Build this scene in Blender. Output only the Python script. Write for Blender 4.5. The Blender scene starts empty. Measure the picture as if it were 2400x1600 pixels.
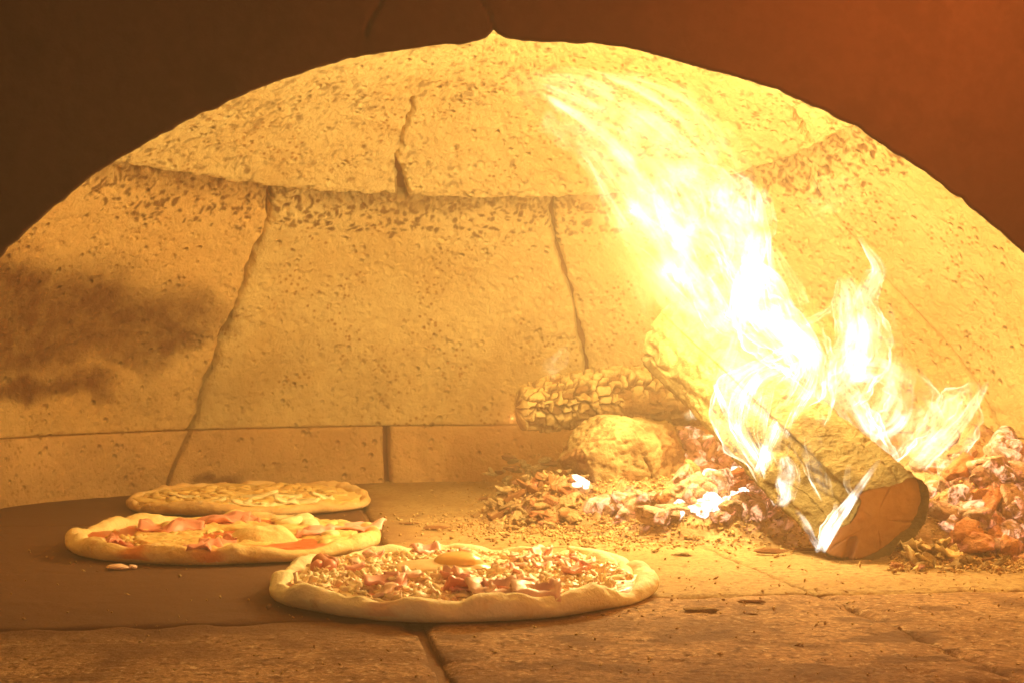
import bpy, math, random
import numpy as np
from mathutils import Vector

C = bpy.context.scene.collection
SC = bpy.context.scene
# ------------------------------------------------------------------ camera
CAMH, FPX, HOR = 0.17, 3284.0, 867.0          # eye height, focal length in photo px, horizon row
cam_d = bpy.data.cameras.new("camera")
cam = bpy.data.objects.new("camera", cam_d); C.objects.link(cam)
cam.location = (0, 0, CAMH); cam.rotation_euler = (math.radians(90), 0, 0)
cam_d.sensor_width = 36.0; cam_d.lens = FPX / 2400 * 36.0
cam_d.shift_y = (HOR - 800) / 2400.0
cam_d.clip_start = 0.02; cam_d.clip_end = 50
SC.camera = cam
# ------------------------------------------------------------------ world, exposure
w = bpy.data.worlds.new("World"); SC.world = w; w.use_nodes = True
w.node_tree.nodes["Background"].inputs[0].default_value = (1.0, 0.55, 0.25, 1)
w.node_tree.nodes["Background"].inputs[1].default_value = 0.03
SC.view_settings.view_transform = 'Standard'
SC.view_settings.look = 'None'
SC.view_settings.exposure = 1.22
SC.view_settings.gamma = 1.0
SC.render.engine = 'CYCLES'
SC.cycles.transparent_max_bounces = 96
SC.cycles.filter_width = 1.6
SC.cycles.max_bounces = 10
SC.cycles.diffuse_bounces = 6
SC.cycles.sample_clamp_indirect = 6.0
# ------------------------------------------------------------------ lamps: the fire's light, plus two added unseen fills
def lamp(name, loc, power, col, size=0.0):
    l = bpy.data.lights.new(name, 'POINT'); l.energy = power; l.color = col; l.shadow_soft_size = size
    o = bpy.data.objects.new(name, l); C.objects.link(o); o.location = loc
    return o
HAZE_D = 0.22
FIRE = (1.0, 0.765, 0.31)
for i, (loc, p) in enumerate([((0.155, 1.40, 0.270), 2.1), ((0.185, 1.44, 0.315), 1.3), ((0.215, 1.40, 0.225), 1.7),
                              ((0.125, 1.46, 0.335), 1.2), ((0.300, 1.42, 0.215), 0.6)]):
    lamp("flame_light", loc, p * 1.1, FIRE)
for loc, p in [((0.21, 1.50, 0.10), 0.16), ((0.42, 1.31, 0.14), 0.20), ((0.00, 1.46, 0.12), 0.16)]:
    lamp("ember_light", loc, p, (1.0, 0.42, 0.16))
lamp("arch_fill", (0.24, 0.66, 0.40), 1.25, (1.0, 0.24, 0.05), 0.05)  # unseen lamp added to give the arch front its rust glow
lamp("front_fill", (0.10, -0.20, 0.30), 2.3, (1.0, 0.74, 0.40), 0.08)  # unseen fill behind the camera, added to brighten the pizza rims

# ------------------------------------------------------------------ helpers
K = 2400.0 / 2352.0
def P(xi, yi, Y):                 # sight line through a photo point, at distance Y
    sx, sy = xi * K, yi * K
    return np.array([(sx - 1200) * Y / FPX, Y, CAMH - (sy - HOR) * Y / FPX])
def PF(xi, yi, z=0.0):            # the point of a level plane seen there
    sx, sy = xi * K, yi * K
    return P(xi, yi, (CAMH - z) * FPX / (sy - HOR))

def _h(ix, iy, iz, s=0):
    n = (ix.astype(np.int64) * 374761393 + iy.astype(np.int64) * 668265263 + iz.astype(np.int64) * 2147483647 + s * 1274126177) & 0xffffffff
    n = ((n ^ (n >> 13)) * 1274126177) & 0xffffffff
    n = ((n ^ (n >> 16)) * 2246822519) & 0xffffffff
    return ((n ^ (n >> 15)) & 0xffffff) / float(0xffffff)
def vn(p, s=0):                   # value noise, -1..1
    p = np.asarray(p, float); f = np.floor(p); t = p - f; i = f.astype(np.int64)
    t = t * t * t * (t * (t * 6 - 15) + 10)
    r = 0
    for dx in (0, 1):
        wx = t[..., 0] if dx else 1 - t[..., 0]
        for dy in (0, 1):
            wy = t[..., 1] if dy else 1 - t[..., 1]
            for dz in (0, 1):
                wz = t[..., 2] if dz else 1 - t[..., 2]
                r = r + wx * wy * wz * _h(i[..., 0] + dx, i[..., 1] + dy, i[..., 2] + dz, s)
    return r * 2 - 1
def fbm(p, o=4, s=0, g=0.5):
    p = np.asarray(p, float); a = 1.0; r = 0; tot = 0
    for k in range(o):
        r = r + a * vn(p * (2.03 ** k) + 17.3 * k, s + k); tot += a; a *= g
    return r / tot
def worley(p, s=0, jit=1.0, box=False):   # F1, F2, random of the nearest cell
    p = np.asarray(p, float); f = np.floor(p); i = f.astype(np.int64)
    f1 = np.full(p.shape[:-1], 9.0); f2 = f1.copy(); cid = np.zeros_like(f1)
    for dx in (-1, 0, 1):
        for dy in (-1, 0, 1):
            for dz in (-1, 0, 1):
                a, b, c = i[..., 0] + dx, i[..., 1] + dy, i[..., 2] + dz
                dx_, dy_, dz_ = [k + .5 + (_h(a, b, c, s + n) - .5) * jit - p[..., ax] for k, n, ax in ((a, 1, 0), (b, 2, 1), (c, 3, 2))]
                d = np.maximum(np.maximum(np.abs(dx_), np.abs(dy_)), np.abs(dz_)) if box else np.sqrt(dx_ ** 2 + dy_ ** 2 + dz_ ** 2)
                m = d < f1
                f2 = np.where(m, f1, np.minimum(f2, d)); cid = np.where(m, _h(a, b, c, s + 4), cid); f1 = np.where(m, d, f1)
    return f1, f2, cid
def sstep(a, b, x):
    t = np.clip((x - a) / (b - a), 0, 1); return t * t * (3 - 2 * t)

def mesh_data(name, V, F, smooth=True, attrs=None):
    V = np.ascontiguousarray(V, dtype=np.float32).reshape(-1, 3)
    m = bpy.data.meshes.new(name)
    if isinstance(F, np.ndarray):
        n = len(F); k = F.shape[1]
        m.vertices.add(len(V)); m.vertices.foreach_set("co", V.ravel())
        m.loops.add(n * k); m.loops.foreach_set("vertex_index", F.astype(np.int32).ravel())
        m.polygons.add(n)
        m.polygons.foreach_set("loop_start", np.arange(0, n * k, k, dtype=np.int32))
        m.update(calc_edges=True)
    else:
        m.from_pydata([tuple(v) for v in V], [], F); m.update()
    if smooth:
        m.polygons.foreach_set("use_smooth", np.ones(len(m.polygons), dtype=bool))
    for k, a in (attrs or {}).items():
        at = m.attributes.new(k, 'FLOAT', 'POINT'); at.data.foreach_set("value", np.ascontiguousarray(a, dtype=np.float32).ravel())
    m.validate(); m.update()
    return m
def link(name, m, mat=None, parent=None, kind=None):
    o = bpy.data.objects.new(name, m); C.objects.link(o)
    if mat is not None:
        if len(m.materials) == 0: m.materials.append(mat)
    if parent is not None: o.parent = parent
    if kind: o['kind'] = kind
    return o
def obj(name, V, F, mat, parent=None, smooth=True, attrs=None, kind=None):
    return link(name, mesh_data(name, V, F, smooth, attrs), mat, parent, kind)
def gridF(nu, nv, wu=False, wv=False):
    iu = np.arange(nu if wu else nu - 1); iv = np.arange(nv if wv else nv - 1)
    a, b = np.meshgrid(iu, iv, indexing='ij'); a2, b2 = (a + 1) % nu, (b + 1) % nv
    return np.stack([a * nv + b, a2 * nv + b, a2 * nv + b2, a * nv + b2], -1).reshape(-1, 4)
def thing(name, label, cat, loc=(0, 0, 0), group=None):
    o = bpy.data.objects.new(name, None); C.objects.link(o); o.location = loc
    o.empty_display_size = 0.05
    return tag(o, label, cat, group)
def tag(o, label, cat, group=None):
    o['label'] = label; o['category'] = cat
    if group: o['group'] = group
    return o
def ico(sub=2):
    import bmesh
    b = bmesh.new(); bmesh.ops.create_icosphere(b, subdivisions=sub, radius=1.0)
    V = np.array([v.co[:] for v in b.verts]); F = np.array([[v.index for v in f.verts] for f in b.faces]); b.free()
    return V, F
def join(parts):                  # [(V, F)] -> one V, F (same face size)
    Vs, Fs, n = [], [], 0
    for V, F in parts:
        Vs.append(V); Fs.append(np.asarray(F) + n); n += len(V)
    return np.concatenate(Vs), np.concatenate(Fs)
def rotm(ax, ay, az):
    cx, sx, cy, sy, cz, sz = math.cos(ax), math.sin(ax), math.cos(ay), math.sin(ay), math.cos(az), math.sin(az)
    return np.array([[cz, -sz, 0], [sz, cz, 0], [0, 0, 1]]) @ np.array([[cy, 0, sy], [0, 1, 0], [-sy, 0, cy]]) @ np.array([[1, 0, 0], [0, cx, -sx], [0, sx, cx]])

# ------------------------------------------------------------------ materials
class NT:
    def __init__(s, name):
        s.m = bpy.data.materials.new(name); s.m.use_nodes = True
        s.t = s.m.node_tree; s.t.nodes.clear()
        s.out = s.n('ShaderNodeOutputMaterial')
    def n(s, typ, **kw):
        nd = s.t.nodes.new(typ)
        for k, v in kw.items(): setattr(nd, k, v)
        return nd
    def l(s, a, b): s.t.links.new(a, b)
    def val(s, sock, v):
        if hasattr(v, 'is_linked') or isinstance(v, bpy.types.NodeSocket): s.l(v, sock)
        else: sock.default_value = v
    def coord(s, kind='Object'): return s.n('ShaderNodeTexCoord').outputs[kind]
    def mapping(s, vec, scale=(1, 1, 1), loc=(0, 0, 0), rot=(0, 0, 0)):
        m = s.n('ShaderNodeMapping'); s.l(vec, m.inputs[0])
        m.inputs['Scale'].default_value = scale; m.inputs['Location'].default_value = loc; m.inputs['Rotation'].default_value = rot
        return m.outputs[0]
    def noise(s, vec, scale, detail=4, rough=0.55, dist=0.0):
        m = s.n('ShaderNodeTexNoise'); s.l(vec, m.inputs['Vector'])
        m.inputs['Scale'].default_value = scale; m.inputs['Detail'].default_value = detail
        m.inputs['Roughness'].default_value = rough; m.inputs['Distortion'].default_value = dist
        return m.outputs['Fac']
    def voro(s, vec, scale, feat='F1'):
        m = s.n('ShaderNodeTexVoronoi', feature=feat); s.l(vec, m.inputs['Vector']); m.inputs['Scale'].default_value = scale
        return m.outputs['Distance']
    def ramp(s, f, pts, interp='LINEAR'):
        r = s.n('ShaderNodeValToRGB'); s.l(f, r.inputs[0]); r.color_ramp.interpolation = interp
        e = r.color_ramp.elements
        while len(e) < len(pts): e.new(0.5)
        for k, (p, c) in enumerate(pts):
            e[k].position = p; e[k].color = (c, c, c, 1) if not isinstance(c, tuple) else (*c[:3], 1)
        return r.outputs[0]
    def mr(s, f, a, b, c, d, smooth=False):
        r = s.n('ShaderNodeMapRange'); s.l(f, r.inputs[0])
        if smooth: r.interpolation_type = 'SMOOTHSTEP'
        for k, v in zip((1, 2, 3, 4), (a, b, c, d)): r.inputs[k].default_value = v
        return r.outputs[0]
    def math(s, op, a, b=None, clamp=False):
        m = s.n('ShaderNodeMath', operation=op, use_clamp=clamp); s.val(m.inputs[0], a)
        if b is not None: s.val(m.inputs[1], b)
        return m.outputs[0]
    def mix(s, f, a, b, blend='MIX'):
        m = s.n('ShaderNodeMix', data_type='RGBA', blend_type=blend)
        s.val(m.inputs[0], f)
        for sock, v in ((m.inputs[6], a), (m.inputs[7], b)):
            if isinstance(v, tuple): sock.default_value = (*v[:3], 1)
            else: s.l(v, sock)
        return m.outputs[2]
    def attr(s, name): return s.n('ShaderNodeAttribute', attribute_name=name).outputs['Fac']
    def bump(s, h, strength=0.5, dist=0.002, normal=None):
        b = s.n('ShaderNodeBump'); s.l(h, b.inputs['Height']); b.inputs['Strength'].default_value = strength; b.inputs['Distance'].default_value = dist
        if normal is not None: s.l(normal, b.inputs['Normal'])
        return b.outputs[0]
    def pbr(s, col, rough=0.8, normal=None, spec=0.3, sss=0.0, sssr=(0.01, 0.005, 0.003), emis=None, estr=None):
        p = s.n('ShaderNodeBsdfPrincipled'); s.val(p.inputs['Base Color'], (*col, 1) if isinstance(col, tuple) else col)
        s.val(p.inputs['Roughness'], rough); p.inputs['Specular IOR Level'].default_value = spec
        if normal is not None: s.l(normal, p.inputs['Normal'])
        if sss:
            p.inputs['Subsurface Weight'].default_value = sss; p.inputs['Subsurface Radius'].default_value = (1, .6, .3); p.inputs['Subsurface Scale'].default_value = 0.004
        if emis is not None:
            s.val(p.inputs['Emission Color'], (*emis, 1) if isinstance(emis, tuple) else emis); s.val(p.inputs['Emission Strength'], estr)
        s.l(p.outputs[0], s.out.inputs[0])
        return s.m

def mat_refractory(name='refractory', a=(0.84, 0.68, 0.34), b=(0.74, 0.53, 0.23), speck=1.3):
    t = NT(name); co = t.coord()
    big = t.noise(co, 5, 5, 0.6); fine = t.noise(co, 60, 6, 0.65); grit = t.noise(co, 260, 3, 0.6)
    col = t.mix(t.mr(big, .35, .68, 0, 1, True), a, b)
    col = t.mix(t.mr(fine, .42, .62, 0.0, .35), col, (0.60, 0.40, 0.16))
    # dark specks in loose clusters, painting in the shade of fine pits
    cl = t.mr(t.noise(co, 14, 3, .6), .45, .62, 0, 1, True)
    sp = t.mr(t.voro(t.mapping(co, (1, 1, 1)), 115), .08, .38, 1, 0)
    sp = t.math('MULTIPLY', t.math('MULTIPLY', sp, cl), speck, True)
    col = t.mix(sp, col, (0.42, 0.20, 0.06))
    soot = t.attr('soot')  # dark patches and joint streak, plus shading painted in towards the foot
    dark_n = t.math('MULTIPLY', soot, t.mr(t.noise(co, 45, 5, .7), .25, .7, .72, 1.1), True)
    col = t.mix(dark_n, col, (0.16, 0.062, 0.022))
    h = t.math('ADD', t.math('MULTIPLY', fine, 1.0), t.math('MULTIPLY', grit, .45))
    pit = t.mr(t.voro(co, 75), .05, .35, -1.2, 0)
    pit = t.math('MULTIPLY', pit, t.mr(t.noise(co, 22, 3), .48, .62, 0, 1))
    h = t.math('ADD', h, pit)
    return t.pbr(col, .92, t.bump(h, .9, .006), .15)
M_wall = mat_refractory()
M_wall_l = mat_refractory('refractory_orange', (.84, .59, .26), (.76, .47, .18), .9)  # oranger copy for the left segment, painting in the fire's falloff
M_base = mat_refractory('redder_base_block', (.82, .52, .24), (.70, .41, .17), .9)  # redder base course: own tone plus low orange shading painted in
def simple(name, cols, scales=(8, 60), rough=.85, bump=.5, bdist=.003, spec=.2, sss=0, stretch=(1, 1, 1), bscale=120, soot=None, light=None):
    t = NT(name); co = t.mapping(t.coord(), stretch)
    n1 = t.noise(co, scales[0], 5, .6); n2 = t.noise(co, scales[1], 5, .65)
    col = t.mix(t.mr(n1, .36, .66, 0, 1, True), cols[0], cols[1])
    if len(cols) > 2: col = t.mix(t.mr(n2, .50, .64, 0, 1, True), col, cols[2])
    n3 = t.noise(co, bscale, 5, .65)
    col = t.mix(t.mr(n3, .38, .62, .0, .55, True), col, cols[-1])
    if light: col = t.mix(t.mr(t.noise(co, 160, 5, .75), .53, .66, 0, .9, True), col, light)
    if soot: col = t.mix(t.attr('soot'), col, soot)
    h = t.math('ADD', n2, t.math('MULTIPLY', n3, .6))
    return t.pbr(col, rough, t.bump(h, bump, bdist), spec, sss)
M_mortar = simple('mortar', [(.34, .14, .045), (.27, .10, .03)], rough=.95)
M_front = simple('sooty_plaster', [(.13, .070, .040), (.11, .058, .033), (.095, .05, .028)], (4, 22), .95, .25, .003, .1)
M_slab = simple('hearth_stone', [(.48, .34, .16), (.41, .27, .115), (.22, .11, .04)], (9, 130), .9, .6, .002, .15, bscale=400, soot=(.21, .10, .045))
M_slab_red = simple('worn_dim_hearth_stone', [(.58, .345, .175), (.36, .19, .085), (.15, .065, .027)], (16, 120), .9, .8, .003, .15, bscale=300, soot=(.15, .068, .032), light=(.74, .54, .32))  # redder front slabs: worn, with the fire's falloff put into the colour
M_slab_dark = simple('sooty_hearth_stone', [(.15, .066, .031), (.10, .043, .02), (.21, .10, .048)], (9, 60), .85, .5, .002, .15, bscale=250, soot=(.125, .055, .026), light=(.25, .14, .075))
M_joint = simple('joint_ash', [(.30, .16, .075), (.22, .11, .05)], rough=.95)

# ------------------------------------------------------------------ the oven chamber
CX, CY, RW, Z0, HD = 0.0, 1.48, 0.68, 0.085, 0.50
def dome_pt(az, th, off=0.0):     # az, th in radians; off along the inward normal
    r = RW * np.cos(th); z = Z0 + HD * np.sin(th)
    nx, nz = np.cos(th) / RW, np.sin(th) / HD
    ln = np.sqrt(nx * nx + nz * nz); nx, nz = nx / ln, nz / ln
    r = r - off * nx; z = z - off * nz
    return np.stack([CX + r * np.cos(az), CY + r * np.sin(az), z], -1)
def see_dome(xi, yi):             # where the sight line leaves the chamber
    last = None
    for Y in np.arange(0.95, 2.4, 0.002):
        p = P(xi, yi, Y); z = p[2]
        r = RW if z < Z0 else RW * math.sqrt(max(0, 1 - ((z - Z0) / HD) ** 2))
        ins = math.hypot(p[0] - CX, p[1] - CY) < r
        if ins: last = p
    if last is None: return None
    th = math.asin(min(1, max(0, (last[2] - Z0) / HD)))
    return math.atan2(last[1] - CY, last[0] - CX) % (2 * math.pi), th, last
def trace(pts):
    out = [see_dome(*p) for p in pts]
    return [o for o in out if o is not None]
def wrap(a): return np.where(np.asarray(a) > math.radians(290), np.asarray(a) - 2 * math.pi, a)
def az_of_th(pts):
    t = sorted((o[1], float(wrap(o[0]))) for o in trace(pts))
    T = np.array([x[0] for x in t]); A = np.array([x[1] for x in t])
    return lambda th: np.interp(th, T, A)
def az_of_z(pts):
    t = sorted((o[2][2], float(wrap(o[0]))) for o in trace(pts))
    T = np.array([x[0] for x in t]); A = np.array([x[1] for x in t])
    return lambda z: np.interp(z, T, A)
led = trace([(272, 374), (450, 402), (620, 430), (800, 441), (930, 447), (1130, 452), (1300, 449), (1500, 440), (1700, 400), (1840, 350), (1930, 300)])
LA = np.array([float(wrap(o[0])) for o in led]); LT = np.array([o[1] for o in led]); oo = np.argsort(LA); LA, LT = LA[oo], LT[oo]
def ledge_th(az): return np.interp(az, LA, LT)
print('ledge', [(round(math.degrees(a)), round(math.degrees(b))) for a, b in zip(LA, LT)])
jA = az_of_th([(628, 440), (620, 505), (592, 580), (565, 650), (542, 710), (520, 760), (492, 840), (470, 890), (458, 940), (440, 985)])
jB = az_of_th([(1275, 450), (1264, 480), (1270, 540), (1290, 610), (1305, 660), (1318, 710), (1332, 770), (1345, 850), (1365, 985)])
jC = az_of_th([(1890, 470), (1960, 555), (2030, 645), (2110, 730), (2190, 815), (2232, 878), (2290, 985)])
const = lambda d: (lambda t: np.full_like(np.asarray(t, float), math.radians(d)))
print('joints', [round(math.degrees(float(j(0.3)))) for j in (jA, jB, jC)])

# traced dark patches on the lining, as points on the wall
darkblobs = [(o[2], r, s) for o, r, s in [(see_dome(x, y), r, s) for x, y, r, s in [
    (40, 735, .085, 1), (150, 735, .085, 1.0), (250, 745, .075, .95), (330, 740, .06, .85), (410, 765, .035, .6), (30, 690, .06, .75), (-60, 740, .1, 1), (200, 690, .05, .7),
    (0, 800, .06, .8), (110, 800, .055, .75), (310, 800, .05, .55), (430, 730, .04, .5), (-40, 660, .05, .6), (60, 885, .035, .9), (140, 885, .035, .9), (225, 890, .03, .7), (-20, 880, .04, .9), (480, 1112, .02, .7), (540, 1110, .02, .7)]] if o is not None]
cracks = []
for pts, wd, dp in [([(944, 226), (946, 252), (932, 285), (922, 310), (924, 338), (910, 350), (910, 372), (918, 392)], .0030, .016),
                    ([(914, 385), (918, 410), (925, 440), (926, 450)], .0075, .030),
                    ([(1818, 245), (1835, 275), (1852, 305), (1862, 325)], .0048, .018),
                    ([(1340, 515), (1370, 540), (1400, 565)], .0016, .005),
                    ([(1850, 330), (1868, 380), (1870, 410)], .0018, .006),
                    ([(636, 1068), (637, 1090)], .003, .008)]:
    cracks.append((np.array([o[2] for o in trace(pts)]), wd, dp))
def seg_dist(Pn, line):
    best = np.full(len(Pn), 9.0)
    for a, b in zip(line[:-1], line[1:]):
        d = b - a; L = max(1e-9, d @ d); t = np.clip(((Pn - a) @ d) / L, 0, 1)
        best = np.minimum(best, np.linalg.norm(Pn - (a + t[:, None] * d), axis=1))
    return best
def wall_relief(p, th_below=None, cap=False):
    """inward displacement (m) of the rough concrete at points p"""
    d = .0035 * fbm(p * 9, 3, 1) + .0016 * fbm(p * 42, 3, 2) + .0011 * fbm(p * 150, 2, 3)
    f1, f2, cid = worley(p * np.array([80, 80, 62]), 7)
    g1, g2, gid = worley(p * 150, 9)
    if th_below is not None:      # metres below the ledge: a band of deep pitting under it
        wd = .050 + .022 * fbm(p * 12, 2, 31)
        band = np.clip(1 - th_below / wd, 0, 1) ** .5
        band = np.where(th_below < 0, 0, band)
    else: band = 0
    clus = sstep(-.1, .35, fbm(p * 7, 3, 12))
    dens = np.clip(band * .9 + (.12 + .34 * clus if not cap else .22 + .42 * clus), 0, .95)
    pit = np.where(cid < dens, sstep(.55, .12, f1), 0) * (.0032 + .0065 * band)
    pit2 = np.where(gid < dens * .8, sstep(.5, .1, g1), 0) * .0022
    d = d - pit - pit2 - .006 * band * (.5 + .5 * fbm(p * 30, 2, 5))
    for line, wdt, dp in cracks:
        lo, hi = line.min(0) - .02, line.max(0) + .02
        m = np.all((p > lo) & (p < hi), axis=1)
        if m.any():
            q = p[m]; q = q + .003 * np.stack([vn(q * 160, 41), vn(q * 160, 42), vn(q * 160, 43)], -1)
            dd = seg_dist(q, line); d[m] -= dp * sstep(wdt * 1.25, wdt * .5, dd)
    return d
def dark_at(p):
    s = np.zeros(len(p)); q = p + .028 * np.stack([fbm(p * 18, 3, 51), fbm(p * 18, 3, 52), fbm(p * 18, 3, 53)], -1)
    for c, r, a in darkblobs:
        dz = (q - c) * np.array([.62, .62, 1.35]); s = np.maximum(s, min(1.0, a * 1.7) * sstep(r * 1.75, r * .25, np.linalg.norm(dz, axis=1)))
    # shading towards the foot and left of the lining, painted in, ragged upper edge
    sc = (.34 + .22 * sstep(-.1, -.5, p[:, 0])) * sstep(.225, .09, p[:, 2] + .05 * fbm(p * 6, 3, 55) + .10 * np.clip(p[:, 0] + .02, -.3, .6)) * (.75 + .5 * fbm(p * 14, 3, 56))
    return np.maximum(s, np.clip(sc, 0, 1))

oven = thing('pizza_oven', 'domed wood-fired oven chamber of pale cracked concrete behind a dark arched mouth', 'oven', (0, 0, 0))

def dome_patch(name, azl, azr, thlo, thhi, gapl, gapr, fine, coff=0.0, res=.0021, below=True, cap=False, lbl=None, mat=None):
    """a cast dome segment between two joints (functions of th) and two th edges (functions of az)"""
    tmid = .3
    arc = abs(float(azl(tmid)) - float(azr(tmid))) * RW * (.75 if cap else .9)
    nu = int(max(24, arc / (res if fine else .010)));
    tl = float(np.mean(thhi(np.linspace(float(azr(tmid)), float(azl(tmid)), 9)))) - float(np.mean(thlo(np.linspace(float(azr(tmid)), float(azl(tmid)), 9))))
    nv = int(max(16, tl * .58 / (res if fine else .010)))
    if cap: nv = int(nv * .55)
    u = np.linspace(0, 1, nu); v = np.linspace(0, 1, nv)
    if cap: v = v ** 1.6          # finer rows near the visible edge
    U, Vv = np.meshgrid(u, v, indexing='ij')
    A = azl(np.full_like(U, tmid)) * (1 - U) + azr(np.full_like(U, tmid)) * U
    T = thlo(A) * (1 - Vv) + thhi(A) * Vv
    for _ in range(2):
        rr = np.maximum(.1, RW * np.cos(T))
        jg = lambda f, g_: g_ * (1 + 1.1 * fbm(np.stack([T * 26, T * 0 + f, T * 0], -1), 3, 77)); AL = azl(T) - jg(1, gapl) / rr; AR = azr(T) + jg(2, gapr) / rr
        A = AL * (1 - U) + AR * U
        T = thlo(A) * (1 - Vv) + thhi(A) * Vv
    base = dome_pt(A, T, 0.0).reshape(-1, 3)
    rr = np.maximum(.05, RW * np.cos(T)).ravel()
    dl = ((AL - A).ravel() * rr); dr = ((A - AR).ravel() * rr)
    db = ((T - thlo(A)).ravel() * .58); dt = ((thhi(A) - T).ravel() * .58)
    rel = wall_relief(base, dt if (below and not cap) else None, cap)
    ed = np.minimum(np.minimum(dl if gapl else 9, dr if gapr else 9), 9 if cap else dt + .02)
    if not cap: rel = rel - .0022 * np.exp(-np.clip(db, 0, 1) / .0016)
    else: ed = np.minimum(ed, db)
    ed = ed + .004 * fbm(base * 60, 3, 71)
    rel = rel - .007 * np.exp(-np.clip(ed, 0, 1) / .0028)
    if cap: rel = rel + coff * np.exp(-db / .16)
    if below and not cap: rel = rel - .004 * np.exp(-np.clip(dt, 0, 1) / .05)
    pts = dome_pt(A, T, rel.reshape(A.shape))
    # skirts: give the segment its thickness at every edge
    sk = dome_pt(A, T, -0.04)
    G = np.empty((nu + 2, nv + 2, 3))
    G[1:-1, 1:-1] = pts; G[0, 1:-1] = sk[0]; G[-1, 1:-1] = sk[-1]; G[:, 0] = G[:, 1]; G[:, -1] = G[:, -2]
    G[1:-1, 0] = sk[:, 0]; G[1:-1, -1] = sk[:, -1]
    G[0, 0], G[0, -1], G[-1, 0], G[-1, -1] = sk[0, 0], sk[0, -1], sk[-1, 0], sk[-1, -1]
    s = np.zeros((nu + 2, nv + 2)); so = dark_at(base)
    # rust-coloured streak and dark spots along the joint under the cap
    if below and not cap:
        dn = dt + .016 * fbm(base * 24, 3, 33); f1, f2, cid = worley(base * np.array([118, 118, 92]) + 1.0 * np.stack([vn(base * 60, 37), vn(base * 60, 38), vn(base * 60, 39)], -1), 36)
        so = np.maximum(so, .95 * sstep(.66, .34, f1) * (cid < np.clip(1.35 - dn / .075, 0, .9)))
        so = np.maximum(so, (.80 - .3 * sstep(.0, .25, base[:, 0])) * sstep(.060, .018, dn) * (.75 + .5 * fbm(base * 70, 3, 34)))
    elif cap:
        f1, f2, cid = worley(base * np.array([92, 92, 70]) + 1.2 * np.stack([vn(base * 60, 37), vn(base * 60, 38), vn(base * 60, 39)], -1), 36)
        so = np.maximum(so, .62 * sstep(.62, .3, f1) * (cid < np.clip(.22 + .55 * fbm(base * 8, 3, 36), .03, .6)))
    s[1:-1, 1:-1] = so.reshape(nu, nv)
    o = obj(name, G, gridF(nu + 2, nv + 2), mat or M_wall, oven, True, {'soot': s})  # 'soot' holds dark patches, joint streak and painted-in foot shading
    if lbl: o['label'] = lbl
    return o
zero = lambda a: np.full_like(np.asarray(a, float), 0.0016)
under = lambda a: ledge_th(a) + 0.02
dome_patch('dome_segment', const(192), jA, zero, under, 0, .0036, True, mat=M_wall_l)
dome_patch('dome_segment', jA, jB, zero, under, .0036, .0040, True)
dome_patch('dome_segment', jB, jC, zero, under, .0040, .0016, True)
dome_patch('dome_segment', jC, const(-8), zero, under, .0016, 0, True)
dome_patch('dome_segment', const(-8), const(-48), zero, under, 0, 0, False)
dome_patch('dome_segment', const(228), const(192), zero, under, 0, 0, False)
top = lambda a: np.full_like(np.asarray(a, float), math.radians(89.5))
dome_patch('dome_cap', const(200), const(-20), ledge_th, top, 0, 0, True, .004, .0021, False, True)
dome_patch('dome_cap', const(340), const(200), ledge_th, top, 0, 0, False, .010, .01, False, True)

def base_block(azl, azr, gapl, gapr, fine=True, proud=.004):
    res = .0026 if fine else .012
    arc = abs(float(azl(.04)) - float(azr(.04))) * RW
    nu, nv = int(max(12, arc / res)), int(max(8, .092 / res))
    z = np.linspace(-.006, Z0 - .0004, nv)
    U, Zz = np.meshgrid(np.linspace(0, 1, nu), z, indexing='ij')
    AL, AR = azl(Zz) - gapl / RW, azr(Zz) + gapr / RW
    A = AL * (1 - U) + AR * U
    p = np.stack([CX + RW * np.cos(A), CY + RW * np.sin(A), Zz], -1).reshape(-1, 3)
    rel = wall_relief(p) * .55 + proud
    ed = np.minimum(np.minimum((AL - A).ravel() * RW if gapl else 9, (A - AR).ravel() * RW if gapr else 9), 9) + .0012 * fbm(p * 50, 2, 71)
    rel = rel - .006 * np.exp(-np.clip(ed, 0, 1) / .0026)
    rel = rel - .0018 * np.exp(-np.clip(Z0 - .0004 - Zz.ravel(), 0, 1) / .0015)
    r = (RW - rel).reshape(A.shape)
    pts = np.stack([CX + r * np.cos(A), CY + r * np.sin(A), Zz], -1)
    sk = np.stack([CX + (RW + .04) * np.cos(A), CY + (RW + .04) * np.sin(A), Zz], -1)
    G = np.empty((nu + 2, nv + 1, 3)); G[1:-1, :-1] = pts; G[0, :-1] = sk[0]; G[-1, :-1] = sk[-1]; G[1:-1, -1] = sk[:, -1]; G[0, -1] = sk[0, -1]; G[-1, -1] = sk[-1, -1]
    s = np.zeros((nu + 2, nv + 1)); s[1:-1, :-1] = dark_at(p).reshape(nu, nv)
    return obj('base_block', G, gridF(nu + 2, nv + 1), M_base, oven, True, {'soot': s})  # 'soot' holds dark patches and painted-in foot shading
kA = az_of_z([(440, 985), (425, 1020), (408, 1055), (395, 1085), (383, 1122)])
kB = az_of_z([(888, 980), (888, 1040), (892, 1105)])
base_block(const(185), kA, 0, .0026)
base_block(kA, kB, .0026, .0055)
base_block(kB, const(52), .0055, .002)
base_block(const(52), const(12), .002, .002)
base_block(const(12), const(-20), .002, 0, False)
base_block(const(-20), const(-48), 0, 0, False)
base_block(const(228), const(185), 0, 0, False)
# mortar behind the joints
a = np.radians(np.linspace(-50, 230, 120)); th = np.radians(np.linspace(-1, 89.9, 40))
A, T = np.meshgrid(a, th, indexing='ij')
G = dome_pt(A, np.maximum(T, 0), -.024)
Gb = np.stack([CX + (RW + .024) * np.cos(a), CY + (RW + .024) * np.sin(a), np.full_like(a, -.03)], -1)[:, None]
obj('mortar_backing', np.concatenate([Gb, G], 1), gridF(120, 41), M_mortar, oven)

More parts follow.
